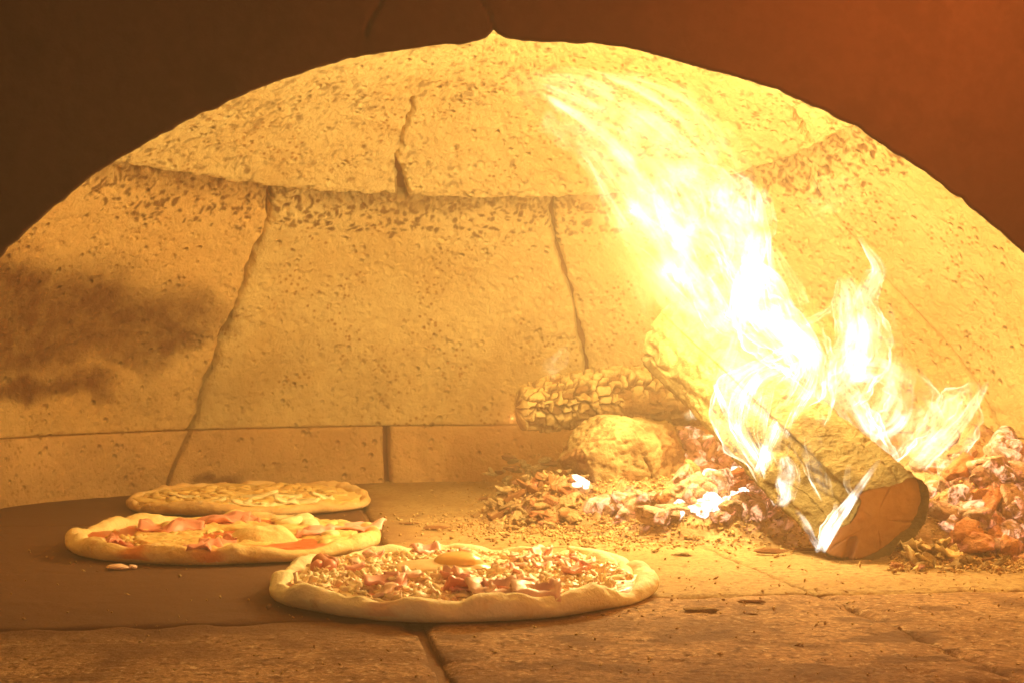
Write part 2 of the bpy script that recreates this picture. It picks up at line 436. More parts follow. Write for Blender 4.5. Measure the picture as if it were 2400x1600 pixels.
# dark front with the arched mouth
YF, YB = 0.85, 0.97
RA, ZA = 0.437, -0.067
ph = np.concatenate([np.linspace(171, 138, 60), np.linspace(138, 42, 560)[1:], np.linspace(42, 9, 60)[1:]])
ph = np.radians(ph)
ax, az_ = RA * np.cos(ph), ZA + RA * np.sin(ph)
nxp, nzp = np.cos(ph), np.sin(ph)
n3 = np.stack([ax * 1, az_ * 1, ax * 0], -1)
chip = .0017 * fbm(n3 * 100, 3, 5) + .0022 * fbm(n3 * 16, 2, 6)
x0 = (1135 * K - 1200) * YF / FPX
dxx = np.abs(ax - x0)
chip = chip + .0062 * np.exp(-dxx / .0042)
rr0 = RA + chip
sec = []                          # (radius offset, Y)
sec += [(.42, YB + .004), (.22, YB + .003), (.13, YB + .002), (.114, YB - .001), (.108, YB - .008)]
sec += [(.105 * ((y - YF - .004) / (YB - YF - .020)), y) for y in np.linspace(YB - .016, YF + .004, 12)]   # the opening flares towards the chamber
for q in np.linspace(0, 90, 8): sec.append((.0022 - .0022 * math.cos(math.radians(q)), YF + .0022 - .0022 * math.sin(math.radians(q))))
sec += [(d, YF) for d in np.concatenate([np.linspace(.004, .12, 48), [.14, .17, .22, .30, .45, .8, 1.4]])]
So, Sy = np.array([s[0] for s in sec]), np.array([s[1] for s in sec])
Rg = rr0[:, None] + So[None, :]
dec = np.exp(-So / .02)[None, :]
Rg = RA + chip[:, None] * dec + So[None, :]
X = Rg * np.cos(ph)[:, None]; Z = ZA + Rg * np.sin(ph)[:, None]; Yg = np.repeat(Sy[None, :], len(ph), 0)
q = np.stack([X, Yg, Z], -1)
fr = (.0016 * fbm(q.reshape(-1, 3) * 20, 3, 8) + .0006 * fbm(q.reshape(-1, 3) * 120, 2, 9)).reshape(X.shape)
for pts, wd in [([(1133, 72), (1128, 40), (1112, 15), (1100, -10)], .0006), ([(838, 78), (850, 45), (865, 20), (880, -8)], .0012)]:
    line = np.array([P(x, y, YF) for x, y in pts]); dd = seg_dist(q.reshape(-1, 3), line).reshape(X.shape); fr = fr + .003 * sstep(wd * 1.4, wd * .4, dd)
Yg = Yg + np.where(Sy[None, :] < YF + .003, fr, 0)
obj('front_arch', np.stack([X, Yg, Z], -1), gridF(len(ph), len(sec)), M_front, oven)

# ------------------------------------------------------------------ hearth floor
ROT = math.radians(9)
def uv2xy(u, v): return u * math.cos(ROT) - v * math.sin(ROT), u * math.sin(ROT) + v * math.cos(ROT)
nx, ny = 2, 2
bedV = np.array([[-2, -.5, -.0045], [2, -.5, -.0045], [2, 2.6, -.0045], [-2, 2.6, -.0045], [-2, -.5, -.06], [2, -.5, -.06], [2, 2.6, -.06], [-2, 2.6, -.06]])
floor = obj('hearth_floor', bedV, [(0, 1, 2, 3), (7, 6, 5, 4), (0, 4, 5, 1), (1, 5, 6, 2), (2, 6, 7, 3), (3, 7, 4, 0)], M_joint, None, False, kind='structure')
def slab(u0, u1, v0, v1, mat, res, dz=0.0, tilt=0.0, chipped=.004, label=None):
    nu, nv = int(max(4, (u1 - u0) / res)), int(max(4, (v1 - v0) / res))
    U, V = np.meshgrid(np.linspace(u0, u1, nu), np.linspace(v0, v1, nv), indexing='ij')
    X, Y = uv2xy(U, V); p = np.stack([X, Y, X * 0], -1).reshape(-1, 3)
    ed = np.minimum(np.minimum(U - u0, u1 - U), np.minimum(V - v0, v1 - V)).ravel() + chipped * 1.6 * fbm(p * 38, 3, 61) + .001
    z = .0012 * fbm(p * 10, 3, 62) + .0006 * fbm(p * 70, 3, 63) - .0036 * np.exp(-np.clip(ed, 0, 1) / .003) + dz + tilt * (U.ravel() - u0)
    f1, f2, cid = worley(p * 110, 66)
    z = z - np.where(cid < .12, sstep(.4, .1, f1), 0) * .0012
    # worn crack lines
    ridge = np.abs(fbm(p * 5 + 3.1, 3, 64)); z = z - .0010 * sstep(.02, 0, ridge) * (fbm(p * 3, 2, 65) > .05)
    G = np.empty((nu + 2, nv + 2, 3))
    pts = np.stack([X, Y, z.reshape(X.shape)], -1)
    G[1:-1, 1:-1] = pts; G[0, 1:-1] = pts[0]; G[-1, 1:-1] = pts[-1]; G[1:-1, 0] = pts[:, 0]; G[1:-1, -1] = pts[:, -1]
    G[0, 0], G[0, -1], G[-1, 0], G[-1, -1] = pts[0, 0], pts[0, -1], pts[-1, 0], pts[-1, -1]
    e = np.zeros((nu + 2, nv + 2), bool); e[0] = e[-1] = True; e[:, 0] = e[:, -1] = True
    G[e, 2] = -.03
    # burnt patches, traced from the floor, with ragged outlines
    qq = G.reshape(-1, 3); w1 = .03 * fbm(qq * np.array([22, 22, 0]), 3, 67); w2 = fbm(qq * np.array([30, 45, 0]) + 3, 3, 68)
    uu = qq[:, 0] * math.cos(ROT) + qq[:, 1] * math.sin(ROT); vv = -qq[:, 0] * math.sin(ROT) + qq[:, 1] * math.cos(ROT)
    so = sstep(.13, .075, uu + w1) * sstep(.875, .955, vv + w1 * 1.2)
    so = np.maximum(so, .75 * sstep(.10, .42, w2) * sstep(1.02, .95, vv))
    so = np.maximum(so, .55 * sstep(.05, .5, fbm(qq * np.array([9, 14, 0]) + 8, 3, 69)) * sstep(1.05, .98, vv))
    so = np.maximum(so, .6 * sstep(.16, .10, uu + w1 * 2) * sstep(.80, .95, vv + w1) * (w2 > -.1))
    o = obj('floor_slab', G, gridF(nu + 2, nv + 2), mat, floor, True, {'soot': so})
    if label: o['label'] = label
g = .0014
W3 = [(.090, .396), (.396, .704), (.704, 1.0)]
slab(-.235, .0810, .655, .962, M_slab_red, .0026, .0, 0, .007, 'reddish worn floor slab before the dark stone')
slab(-.55, -.235 - g, .655, .962, M_slab_red, .005)
slab(-.235, .0810, .35, .655 - g, M_slab_red, .006); slab(-.55, -.235 - g, .35, .655 - g, M_slab_red, .008)
slab(.0885, .396, .710, 1.0165, M_slab_red, .0026, .0008, 0, .006)
slab(.396 + 2 * g, .704, .710, 1.0165, M_slab_red, .0035, 0)
slab(.0885, .396, .40, .710 - g, M_slab_red, .006); slab(.396 + 2 * g, .704, .40, .710 - g, M_slab_red, .006)
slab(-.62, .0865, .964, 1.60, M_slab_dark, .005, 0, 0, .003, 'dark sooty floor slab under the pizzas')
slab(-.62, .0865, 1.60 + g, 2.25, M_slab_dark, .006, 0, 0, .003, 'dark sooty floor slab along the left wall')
for (u0, u1) in W3:
    for (v0, v1) in [(1.0185, 1.325), (1.325, 1.63), (1.63, 1.94), (1.94, 2.25)]:
        slab(u0 + g, u1 - g, v0 + g, v1 - g, M_slab, .0032 if v1 < 1.4 else .006, random.Random(int(u0 * 100 + v0 * 10)).uniform(-.0006, .0006))

# ------------------------------------------------------------------ pizzas
def dough_mat(name, a, b, toast, amt):
    t = NT(name); co = t.coord()
    n1 = t.noise(co, 22, 4, .6); n2 = t.noise(co, 90, 4, .6)
    col = t.mix(t.mr(n1, .38, .64, 0, 1, True), a, b)
    col = t.mix(t.math('MULTIPLY', t.mr(t.noise(co, 38, 4, .7), .52, .74, 0, 1, True), amt), col, toast)
    col = t.mix(t.math('MULTIPLY', t.attr('sauce'), .85), col, (.72, .20, .06))
    col = t.mix(t.math('MULTIPLY', t.mr(t.noise(co, 75, 4, .7, .4), .62, .74, 0, 1, True), amt), col, tuple(c * .6 for c in toast))
    fl = t.mr(t.noise(co, 150, 3, .6), .60, .72, 0, .5)
    col = t.mix(fl, col, (.93, .86, .66))
    h = t.math('ADD', n2, t.math('MULTIPLY', t.noise(co, 420, 3, .6), .35))
    return t.pbr(col, .72, t.bump(h, .6, .003), .25, .12)
M_dough1 = dough_mat('raw_pizza_dough', (.93, .86, .60), (.90, .79, .50), (.74, .48, .19), .45)
M_dough2 = dough_mat('baking_pizza_dough', (.87, .69, .36), (.80, .55, .23), (.56, .26, .07), .7)
M_dough3 = dough_mat('browning_pizza_dough', (.78, .56, .27), (.66, .40, .16), (.45, .2, .06), .7)
def cheese_mat(name, cols, rough=.4):
    t = NT(name); co = t.coord()
    n1 = t.noise(co, 45, 5, .65); n2 = t.noise(co, 120, 4, .6)
    col = t.mix(t.mr(n1, .36, .62, 0, 1, True), cols[0], cols[1])
    col = t.mix(t.mr(n2, .55, .68, 0, .8, True), col, cols[2])
    return t.pbr(col, rough, t.bump(t.math('ADD', n1, n2), .5, .003), .4, .12)
M_cheese1 = cheese_mat('grated_cheese', ((.92, .68, .42), (.91, .76, .47), (.88, .56, .36)))
M_cheese2 = cheese_mat('melting_cheese', ((.86, .66, .28), (.78, .52, .18), (.85, .38, .14)))
M_cheese3 = cheese_mat('golden_cheese', ((.82, .60, .24), (.74, .48, .15), (.62, .34, .1)))
M_white = cheese_mat('soft_mozzarella', ((.92, .82, .50), (.90, .78, .46), (.88, .7, .38)), .3)
def plain(name, col, rough, spec=.4, var=.18, scale=60, bump=.3, sss=.1):
    t = NT(name); co = t.coord(); n1 = t.noise(co, scale, 4, .6)
    c2 = tuple(c * (1 - var) for c in col); c1 = tuple(min(1, c * (1 + var * .5)) for c in col)
    return t.pbr(t.mix(n1, c1, c2), rough, t.bump(n1, bump, .002), spec, sss)
M_sauce = plain('tomato_sauce', (.62, .13, .035), .35, .5)
M_ham_a = plain('ham_pale', (.93, .62, .50), .4)
M_ham_b = plain('ham_pink', (.92, .47, .41), .38)
M_ham_c = plain('ham_red', (.84, .34, .25), .38)
M_yolk = plain('egg_yolk', (.93, .60, .22), .15, .6, .05, 30, .03)
M_eggw = plain('egg_white', (.90, .64, .36), .25, .5, .08, 40, .2)
M_meat = plain('browned_meat', (.46, .17, .07), .5)

def pizza_base(root, R, rw, hb, outline, seed, mat, lift=None, tall=1.0, stains=()):
    nph = 240; phi = np.linspace(0, 2 * np.pi, nph, endpoint=False)
    cs = np.stack([np.cos(phi), np.sin(phi), phi * 0], -1)
    Ro = R * (1 + outline(phi)); rwv = rw * (1 + .34 * fbm(cs * 2.6 + seed, 2, seed) + .26 * fbm(cs * 7 + seed, 2, seed + 1))
    hv = tall * rwv * (1 + .18 * fbm(cs * 5 + 3, 2, seed + 2))
    rho_c = Ro - rwv; rin = rho_c - rwv * 1.05
    rows = [(np.zeros(nph), np.full(nph, hb))]
    for t in np.linspace(.06, 1, 26): rows.append((rin * t, np.full(nph, hb)))
    for ps in np.radians(np.linspace(150, -82, 34)):
        s = math.sin(ps); c = math.cos(ps)
        zc = hv * .92
        z = zc + (hv if s > 0 else zc) * s * (1 if s > 0 else .97)
        rows.append((rho_c + rwv * c * (1 if c > 0 else 1.0), z))
    for t in (.7, .3, 0.0): rows.append(((rho_c) * t, np.full(nph, .0003)))
    Rr = np.array([r[0] for r in rows]); Zz = np.array([r[1] for r in rows])
    X = Rr * np.cos(phi); Y = Rr * np.sin(phi)
    p = np.stack([X, Y, Zz], -1)
    q = p.reshape(-1, 3)
    wgt = np.clip(Zz / .008, 0, 1)
    d = (.0024 * fbm(q * 55 + seed, 3, seed + 4) + .0009 * fbm(q * 170, 3, seed + 5)).reshape(X.shape) * wgt
    p[..., 2] += d; s2 = 1 + d / np.maximum(Rr, .02) * .8; p[..., 0] *= s2; p[..., 1] *= s2
    if lift is not None: p[..., 2] += lift(p[..., 0], p[..., 1]) * wgt
    st = np.zeros(X.shape)
    for (sx_, sy_, sr_) in stains: st = np.maximum(st, sstep(sr_ * 1.2, sr_ * .4, np.hypot((X - sx_) * .7, Y - sy_) + .006 * fbm(p * 90, 3, 4)))
    return obj('crust', p, gridF(len(rows), nph, False, True), mat, root, True, {'sauce': st * (Zz > .004) * (.4 if seed == 3 else 1.0)}), (lambda f: np.interp(f % (2 * np.pi), np.append(phi, 2 * np.pi), np.append(rin, rin[0])))
def layer(root, name, rin, k, zf, mat, n=150, seed=0, rag=.08):
    """a spread of sauce or cheese: a disc with a ragged rim whose height is zf(x, y)"""
    nph = 260; phi = np.linspace(0, 2 * np.pi, nph, endpoint=False)
    cs = np.stack([np.cos(phi), np.sin(phi), phi * 0], -1)
    e = rin(phi) * k * (1 + rag * fbm(cs * 6 + seed, 3, seed))
    t = np.concatenate([np.linspace(0.004, 1, n // 2)])
    X = e[None] * t[:, None] * np.cos(phi); Y = e[None] * t[:, None] * np.sin(phi)
    Z = zf(X, Y) - np.where(t[:, None] > .985, .006, 0)
    return obj(name, np.stack([X, Y, Z], -1), gridF(len(t), nph, False, True), mat, root)
def strip_mesh(L, W, T, curl, twist, seed, n=7, m=4, ragged=.25):
    """a torn slice: a bent, slightly crumpled sheet with real thickness"""
    u = np.linspace(-.5, .5, n); v = np.linspace(-.5, .5, m)
    U, Vv = np.meshgrid(u, v, indexing='ij')
    q = np.stack([U * 3 + seed * 7.1, Vv * 3, U * 0 + seed], -1)
    x = U * L; y = Vv * W * (1 + ragged * fbm(np.stack([U * 4 + seed * 3.7, U * 0, U * 0], -1), 2, seed)) + .2 * W * fbm(q * .6, 2, seed + 5)
    z = curl * L * (4 * U * U - .35) + .30 * W * fbm(q * 1.1, 2, seed + 1) + twist * U * Vv * W * 2
    top = np.stack([x, y, z + T / 2], -1); bot = np.stack([x, y, z - T / 2], -1)
    V = np.concatenate([top.reshape(-1, 3), bot.reshape(-1, 3)])
    F = [tuple(f) for f in gridF(n, m)] + [tuple(f[::-1] + n * m) for f in gridF(n, m)]
    rim = [(i, 0) for i in range(n)] + [(n - 1, j) for j in range(1, m)] + [(i, m - 1) for i in range(n - 2, -1, -1)] + [(0, j) for j in range(m - 2, 0, -1)]
    idx = [i * m + j for i, j in rim]
    for a, b in zip(idx, idx[1:] + idx[:1]): F.append((b, a, a + n * m, b + n * m))
    return V, np.array(F)
ICO2, ICOF2 = ico(2); ICO1, ICOF1 = ico(1); ICO3, ICOF3 = ico(3); ICO4, ICOF4 = ico(4)
_lc = {}
def lump(r, seed, V=None, amp=.35, flat=.7):
    key = (seed, id(V), amp, flat)
    if key not in _lc: _lc[key] = lump0(1.0, seed, V, amp, flat)
    return _lc[key] * r
def lump0(r, seed, V=None, amp=.35, flat=.7):
    V = ICO2 if V is None else V
    d = 1 + amp * fbm(V * 1.3 + seed * 3.3, 3, seed)
    return V * d[:, None] * np.array([1, 1, flat]) * r

# -- the front pizza, raw, with ham and an egg
c1 = PF(1088, 1349)
pz = thing('pizza', 'pale raw pizza with shredded ham and an egg, nearest the oven mouth', 'pizza', (-.0395, 1.078, .0012), 'pizzas baking on the oven floor')
ol1 = lambda f: -.012 * np.cos(2 * f) + .008 * np.cos(2 * f + .6) + .012 * np.cos(3 * f - .2) + .010 * np.cos(5 * f + 1) + .006 * np.cos(7 * f) + .014 * np.exp(-((f - 6.1) / .35) ** 2)
def lift1(x, y): return .0035 * np.exp(-((x - .062) ** 2 + (y - .128) ** 2) / .0006) + .004 * np.exp(-((x + .0) ** 2 + (y - .135) ** 2) / .0009)
cr, rin1 = pizza_base(pz, .1470, .0084, .0082, ol1, 3, M_dough1, lift1, .95, [(PF(x, y, .016)[0] + .0395, PF(x, y, .016)[1] - 1.078, r) for x, y, r in [(880, 1377, .012), (930, 1390, .010), (985, 1396, .010), (1080, 1396, .012)]])
def z1(x, y):
    q = np.stack([x, y, x * 0], -1); s = q.shape
    q = q.reshape(-1, 3)
    return (.0122 + .0030 * fbm(q * 75, 3, 5) + .0014 * fbm(q * 190, 2, 6)).reshape(s[:-1])
layer(pz, 'sauce', rin1, 1.035, lambda x, y: z1(x, y) * 0 + .0112 + .0012 * fbm(np.stack([x, y, x * 0], -1) * 60, 2, 9), M_sauce, 80, 4, .04)
layer(pz, 'cheese', rin1, 1.02, z1, M_cheese1, 160, 9, .10)
rnd = random.Random(5)
ox, oy = pz.location.x, pz.location.y
# curds and shreds of cheese and minced ham: too many to pick apart
parts = []; parts4 = []
SHR = [strip_mesh(rnd.uniform(.006, .013), rnd.uniform(.003, .006), .0018, rnd.uniform(-.15, .15), rnd.uniform(-.5, .5), 700 + k, 6, 3, .6) for k in range(24)]
for i in range(1500):
    f = rnd.uniform(0, 2 * math.pi); rr = float(rin1(np.array(f))) * math.sqrt(rnd.uniform(.0, .93)); x, y = rr * math.cos(f), rr * math.sin(f)
    if ((x - .0) / .038) ** 2 + ((y - .026) / .026) ** 2 < 1: continue
    r = rnd.choice([.0016, .002, .0024, .003, .0038])
    V = lump(r, i % 60, ICO1, 1.1, .8) * np.array([rnd.uniform(.8, 2.6), 1, 1]) @ rotm(rnd.uniform(-.5, .5), rnd.uniform(-.5, .5), rnd.uniform(0, 6.3)).T
    if i % 3:
        V, Fq = SHR[rnd.randrange(len(SHR))]; V = V * rnd.uniform(.6, 1.25) @ rotm(rnd.gauss(0, .5), rnd.gauss(0, .5), rnd.uniform(0, 6.3)).T
        parts4.append((V + np.array([x, y, float(z1(np.array([x]), np.array([y]))[0]) + .0010]), Fq))
    else: parts.append((V + np.array([x, y, float(z1(np.array([x]), np.array([y]))[0]) + r * .05]), ICOF1))
V, F = join(parts); obj('cheese_crumbs', V, F, M_cheese1, pz, kind='stuff')
V, F = join(parts4); obj('cheese_shreds', V, F, M_cheese1, pz, kind='stuff')
hams = []
for k in range(12):
    V, F = strip_mesh(rnd.uniform(.011, .020), rnd.uniform(.006, .010), .0022, rnd.uniform(-.12, .12), rnd.uniform(-.4, .4), k, 7, 4, .5)
    hams.append(mesh_data('ham_shred', V, F)); hams[-1].materials.append([M_ham_a, M_ham_b, M_ham_a, M_cheese1, M_ham_a, M_ham_b][k % 6])
spots = []
for (xi, yi, n, sp) in [(880, 1335, 7, 26), (1050, 1330, 6, 22), (1110, 1345, 7, 28), (1150, 1345, 7, 30), (1230, 1340, 6, 26), (930, 1262, 6, 28), (985, 1255, 6, 25), (1040, 1258, 5, 24), (1190, 1290, 7, 28),
                        (1250, 1275, 6, 24), (1280, 1300, 6, 26), (1050, 1375, 6, 40), (1320, 1310, 5, 25), (820, 1300, 5, 22), (940, 1365, 5, 35), (1150, 1310, 4, 20), (870, 1285, 4, 20), (1340, 1285, 4, 24), (1210, 1360, 5, 26)]:
    for j in range(n):
        p = PF(xi + rnd.gauss(0, sp), yi + rnd.gauss(0, sp * .22), .018); x, y = p[0] - ox, p[1] - oy
        f = math.atan2(y, x)
        if math.hypot(x, y) > float(rin1(np.array(f))) * .95: continue
        if ((x - .0) / .032) ** 2 + ((y - .026) / .022) ** 2 < 1: continue
        spots.append((x, y))
for i, (x, y) in enumerate(spots):
    o = link('ham_shred', hams[i % 12], None, pz)
    o.location = (x, y, .0150 + rnd.uniform(0, .005)); o.rotation_euler = (rnd.gauss(0, .4), rnd.gauss(0, .3), rnd.uniform(0, 6.3)); o.scale = [rnd.uniform(.65, 1.1)] * 3
for (xi, yi, sc, rz, rx, m) in [(885, 1335, 1.5, .2, .5, M_ham_b), (1075, 1330, 1.5, 1.9, .9, M_ham_b), (1060, 1345, 1.2, .4, -.6, M_ham_c), (1130, 1350, 1.7, .3, .5, M_ham_a), (1175, 1347, 1.3, -.3, .6, M_ham_c), (1230, 1355, 1.6, .1, .4, M_ham_a), (980, 1262, 1.2, .6, .7, M_ham_b), (1245, 1268, 1.2, .9, .9, M_ham_a)]:
    p = PF(xi, yi, .019); V, F = strip_mesh(.030, .017, .0024, .05, .3, int(xi) % 50, 10, 6, .4)
    o = obj('ham_slice', V, F, m, pz); o.location = (p[0] - ox, p[1] - oy, .0180); o.rotation_euler = (rx * .7, .1, rz); o.scale = [sc * .7] * 3
# the egg
p = PF(1015, 1292, .019); ex, ey = p[0] - ox, p[1] - oy
nph = 64; phi = np.linspace(0, 2 * np.pi, nph, endpoint=False); t = np.linspace(.01, 1, 20)[:, None]
rw_ = 1 + .22 * fbm(np.stack([np.cos(phi), np.sin(phi), phi * 0], -1) * 1.6, 3, 8)
X = .038 * rw_ * t * np.cos(phi); Y = .030 * rw_ * t * np.sin(phi); Z = .0050 * np.sqrt(np.clip(1 - t ** 3, 0, 1)) + 0 * X + .0008 * fbm(np.stack([X, Y, X * 0], -1) * 70, 2, 4)
egg = obj('egg', np.stack([X, Y, Z], -1), gridF(20, nph, False, True), M_eggw, pz); egg.location = (ex, ey, .0145)
t = np.linspace(.01, 1, 18)[:, None]
X = .0200 * t * np.cos(phi); Y = .0185 * t * np.sin(phi); Z = .0085 * np.sqrt(np.clip(1 - t ** 2.4, 0, 1)) + 0 * X
yk = obj('yolk', np.stack([X, Y, Z], -1), gridF(18, nph, False, True), M_yolk, egg); p = PF(1052, 1290, .021); yk.location = (p[0] - ox - ex, .002, .0035)
for k, (xi, yi, r) in enumerate([(737, 1292, .0085), (752, 1300, .0065), (760, 1290, .006), (728, 1300, .006), (745, 1285, .006)]):
    p = PF(xi, yi, .018); o = obj('meat_chunk', lump(r, 80 + k, None, .5, .9), ICOF2, [M_meat, M_ham_c][k % 2], pz); o.location = (p[0] - ox, p[1] - oy, .0165)
# the fold of dough inside the far right of the rim
pts = [(1310, 1262, .0045), (1335, 1268, .0065), (1375, 1278, .0085), (1420, 1292, .009), (1440, 1312, .0085), (1425, 1330, .0065), (1390, 1334, .004)]
pw = np.array([list(PF(x, y, .012)) + [r] for x, y, r in pts]); pw[:, :2] -= np.array([ox, oy])
def tube(path, rad, n=20, flat=1.0, up=(0, 0, 1), m=60):
    path = np.asarray(path, float); k = len(path); tt = np.linspace(0, k - 1, m)
    def cr(a):
        i = np.clip(np.floor(tt).astype(int), 0, k - 2); f = tt - i
        g = lambda j: a[np.clip(j, 0, k - 1)]
        f = f.reshape(-1, *([1] * (a.ndim - 1)))
        return .5 * (2 * g(i) + (g(i + 1) - g(i - 1)) * f + (2 * g(i - 1) - 5 * g(i) + 4 * g(i + 1) - g(i + 2)) * f ** 2 + (3 * g(i) - g(i - 1) - 3 * g(i + 1) + g(i + 2)) * f ** 3)
    c = cr(path); r = np.maximum(cr(np.asarray(rad, float)), 1e-5)
    tg = np.gradient(c, axis=0); tg /= np.linalg.norm(tg, axis=1, keepdims=True) + 1e-9
    s = np.cross(tg, np.array(up)); s /= np.linalg.norm(s, axis=1, keepdims=True) + 1e-9
    b = np.cross(s, tg)
    return c, r, s, b, tg
def tube_mesh(path, rad, n=20, flat=1.0, m=60, noise=.1, seed=0, up=(0, 0, 1), freq=60):
    c, r, s, b, tg = tube(path, rad, n, flat, up, m)
    a = np.linspace(0, 2 * np.pi, n, endpoint=False)
    p = c[:, None] + r[:, None, None] * (np.cos(a)[None, :, None] * s[:, None] + flat * np.sin(a)[None, :, None] * b[:, None])
    d = 1 + noise * fbm(p * freq, 3, seed)
    p = c[:, None] + (p - c[:, None]) * d[..., None]
    V = np.concatenate([p.reshape(-1, 3), c[:1], c[-1:]]); F = [tuple(f) for f in gridF(m, n, False, True)]
    N = m * n
    for j in range(n): F.append((N, (j + 1) % n, j)); F.append((N + 1, (m - 1) * n + j, (m - 1) * n + (j + 1) % n))
    return V, F
V, F = tube_mesh(pw[:, :3], pw[:, 3] * .75, 18, .7, 50, .12, 5); obj('dough_fold', V, F, M_dough1, pz)

# -- the middle pizza, tomato, ham and a blister
p2 = (-.277, 1.356)
pz = thing('pizza', 'blistered pizza with tomato sauce and ham slices, between the two other pizzas', 'pizza', (p2[0], p2[1], .0012), 'pizzas baking on the oven floor')
ol2 = lambda f: .012 * np.cos(2 * f + 1.8) + .012 * np.cos(3 * f + .8) + .008 * np.cos(5 * f + 2) + .005 * np.cos(8 * f)
cr, rin2 = pizza_base(pz, .149, .0080, .0078, ol2, 11, M_dough2, None, 1.0, [(PF(x, y, .016)[0] + .277, PF(x, y, .016)[1] - 1.356, r) for x, y, r in [(255, 1240, .016), (290, 1258, .016), (345, 1266, .014), (395, 1272, .016), (465, 1272, .016), (480, 1262, .012), (230, 1225, .01), (830, 1215, .014)]])
def z2(x, y):
    q = np.stack([x, y, x * 0], -1)
    patch = sstep(-.16, .12, fbm(q * 26, 2, 25) + .30 - 1.1 * sstep(-.06, -.115, x) - .5 * sstep(-.07, -.11, y))
    return .0085 + .0050 * patch + .0028 * fbm(q * 85, 3, 24) * patch
layer(pz, 'sauce', rin2, 1.02, lambda x, y: .0108 + .0012 * fbm(np.stack([x, y, x * 0], -1) * 60, 2, 29), M_sauce, 90, 14, .06)
layer(pz, 'cheese', rin2, 1.0, z2, M_cheese2, 170, 19, .06)
rel2 = lambda xi, yi, z: (PF(xi, yi, z)[0] - p2[0], PF(xi, yi, z)[1] - p2[1])
for k, (xi, yi, L, Wd, rz, rx, m) in enumerate([(395, 1207, .062, .040, .1, .12, M_ham_c), (510, 1192, .055, .035, .05, .15, M_ham_c), (470, 1252, .040, .028, .7, .1, M_ham_c), (500, 1240, .034, .024, .2, .2, M_ham_c), (725, 1217, .036, .022, .1, .1, M_ham_b),
                                               (815, 1207, .055, .034, -.2, .08, M_ham_b), (550, 1190, .04, .03, .3, .1, M_ham_c), (255, 1240, .03, .03, 1, .05, M_ham_c)]):
    V, F = strip_mesh(L, Wd, .0018, -.03, .15, 60 + k, 18, 11, .5); x, y = rel2(xi, yi, .017)
    o = obj('ham_slice', V, F, m, pz); o.location = (x, y, .0142); o.rotation_euler = (rx * .6, 0, rz)
t = np.linspace(0.01, 1, 26)[:, None]; nph = 60; phi = np.linspace(0, 2 * np.pi, nph, endpoint=False)
rb = .034 * (1 + .12 * fbm(np.stack([np.cos(phi), np.sin(phi), phi * 0], -1) * 1.5, 2, 3))
X = rb * 1.05 * t * np.cos(phi); Y = rb * t * np.sin(phi); Z = .0185 * (np.clip(1 - t ** 2, 0, 1) ** .8) + 0 * X; Z = Z * (.85 + .45 * fbm(np.stack([X, Y, X * 0], -1) * 38, 3, 6) + X * 6)
o = obj('dough_blister', np.stack([X, Y, Z], -1), gridF(26, nph, False, True), M_dough2, pz); x, y = rel2(598, 1245, .010); o.location = (x, y, .0075)
for k, (xi, yi, r) in enumerate([(668, 1202, .016), (695, 1200, .014), (712, 1206, .012), (650, 1196, .012), (760, 1228, .010), (700, 1190, .011)]):
    x, y = rel2(xi, yi, .014); o = obj('mozzarella_piece', lump(r, 120 + k, None, .5, .45), ICOF2, M_white, pz); o.location = (x, y, .0135)
parts = []
for i in range(170):
    xi, yi = (rnd.gauss(370, 62), rnd.gauss(1236, 12)) if i < 220 else (rnd.uniform(300, 830), rnd.uniform(1200, 1275))
    x, y = rel2(xi, yi, .012)
    if math.hypot(x, y) > .118 or math.hypot(x - rel2(598, 1245, .01)[0], y - rel2(598, 1245, .01)[1]) < .034: continue
    r = rnd.uniform(.0025, .0062); V = lump(r * .8, i % 60, ICO1, 1.0, .6)
    parts.append((V + np.array([x, y, .0112]), ICOF1))
V, F = join(parts); obj('cheese_crumbs', V, F, M_cheese2, pz, kind='stuff')

# -- the far pizza, all cheese
p3 = (-.327, 1.755)
pz = thing('pizza', 'golden cheese pizza farthest back, beside the oven wall', 'pizza', (p3[0], p3[1], .0012), 'pizzas baking on the oven floor')
ol3 = lambda f: .012 * np.cos(2 * f + .4) + .014 * np.cos(3 * f + 2.1) + .008 * np.cos(6 * f + 1)
cr, rin3 = pizza_base(pz, .149, .0074, .0070, ol3, 21, M_dough3, lambda x, y: .004 * sstep(-.05, .13, y), .95)
def z3(x, y):
    q = np.stack([x, y, x * 0], -1); return .0115 + .0040 * fbm(q * 60, 3, 44) + .004 * sstep(-.05, .13, y)
layer(pz, 'cheese', rin3, 1.04, z3, M_cheese3, 170, 39, .06)
rel3 = lambda xi, yi, z: (PF(xi, yi, z)[0] - p3[0], PF(xi, yi, z)[1] - p3[1])
for k, (xi, yi, L, Wd, rz) in enumerate([(585, 1137, .058, .018, .1), (530, 1149, .05, .014, .1), (420, 1137, .036, .014, -.1), (640, 1152, .042, .014, .2), (570, 1162, .04, .012, 0), (700, 1150, .045, .015, -.2), (480, 1147, .04, .013, .1), (660, 1135, .036, .013, .2), (610, 1168, .036, .013, .1), (720, 1165, .03, .013, .3), (740, 1142, .03, .013, .5)]):
    V, F = strip_mesh(L, Wd, .003, .05, .2, 160 + k, 8, 4); x, y = rel3(xi, yi, .016)
    if math.hypot(x, y) > .125: 
        s_ = .125 / math.hypot(x, y); x *= s_; y *= s_
    o = obj('cheese_slice', V, F, M_white, pz); o.location = (x, y, float(z3(np.array([x]), np.array([y]))[0]) + .002); o.rotation_euler = (rnd.gauss(.05, .1), rnd.gauss(0, .15), rz)
parts = []
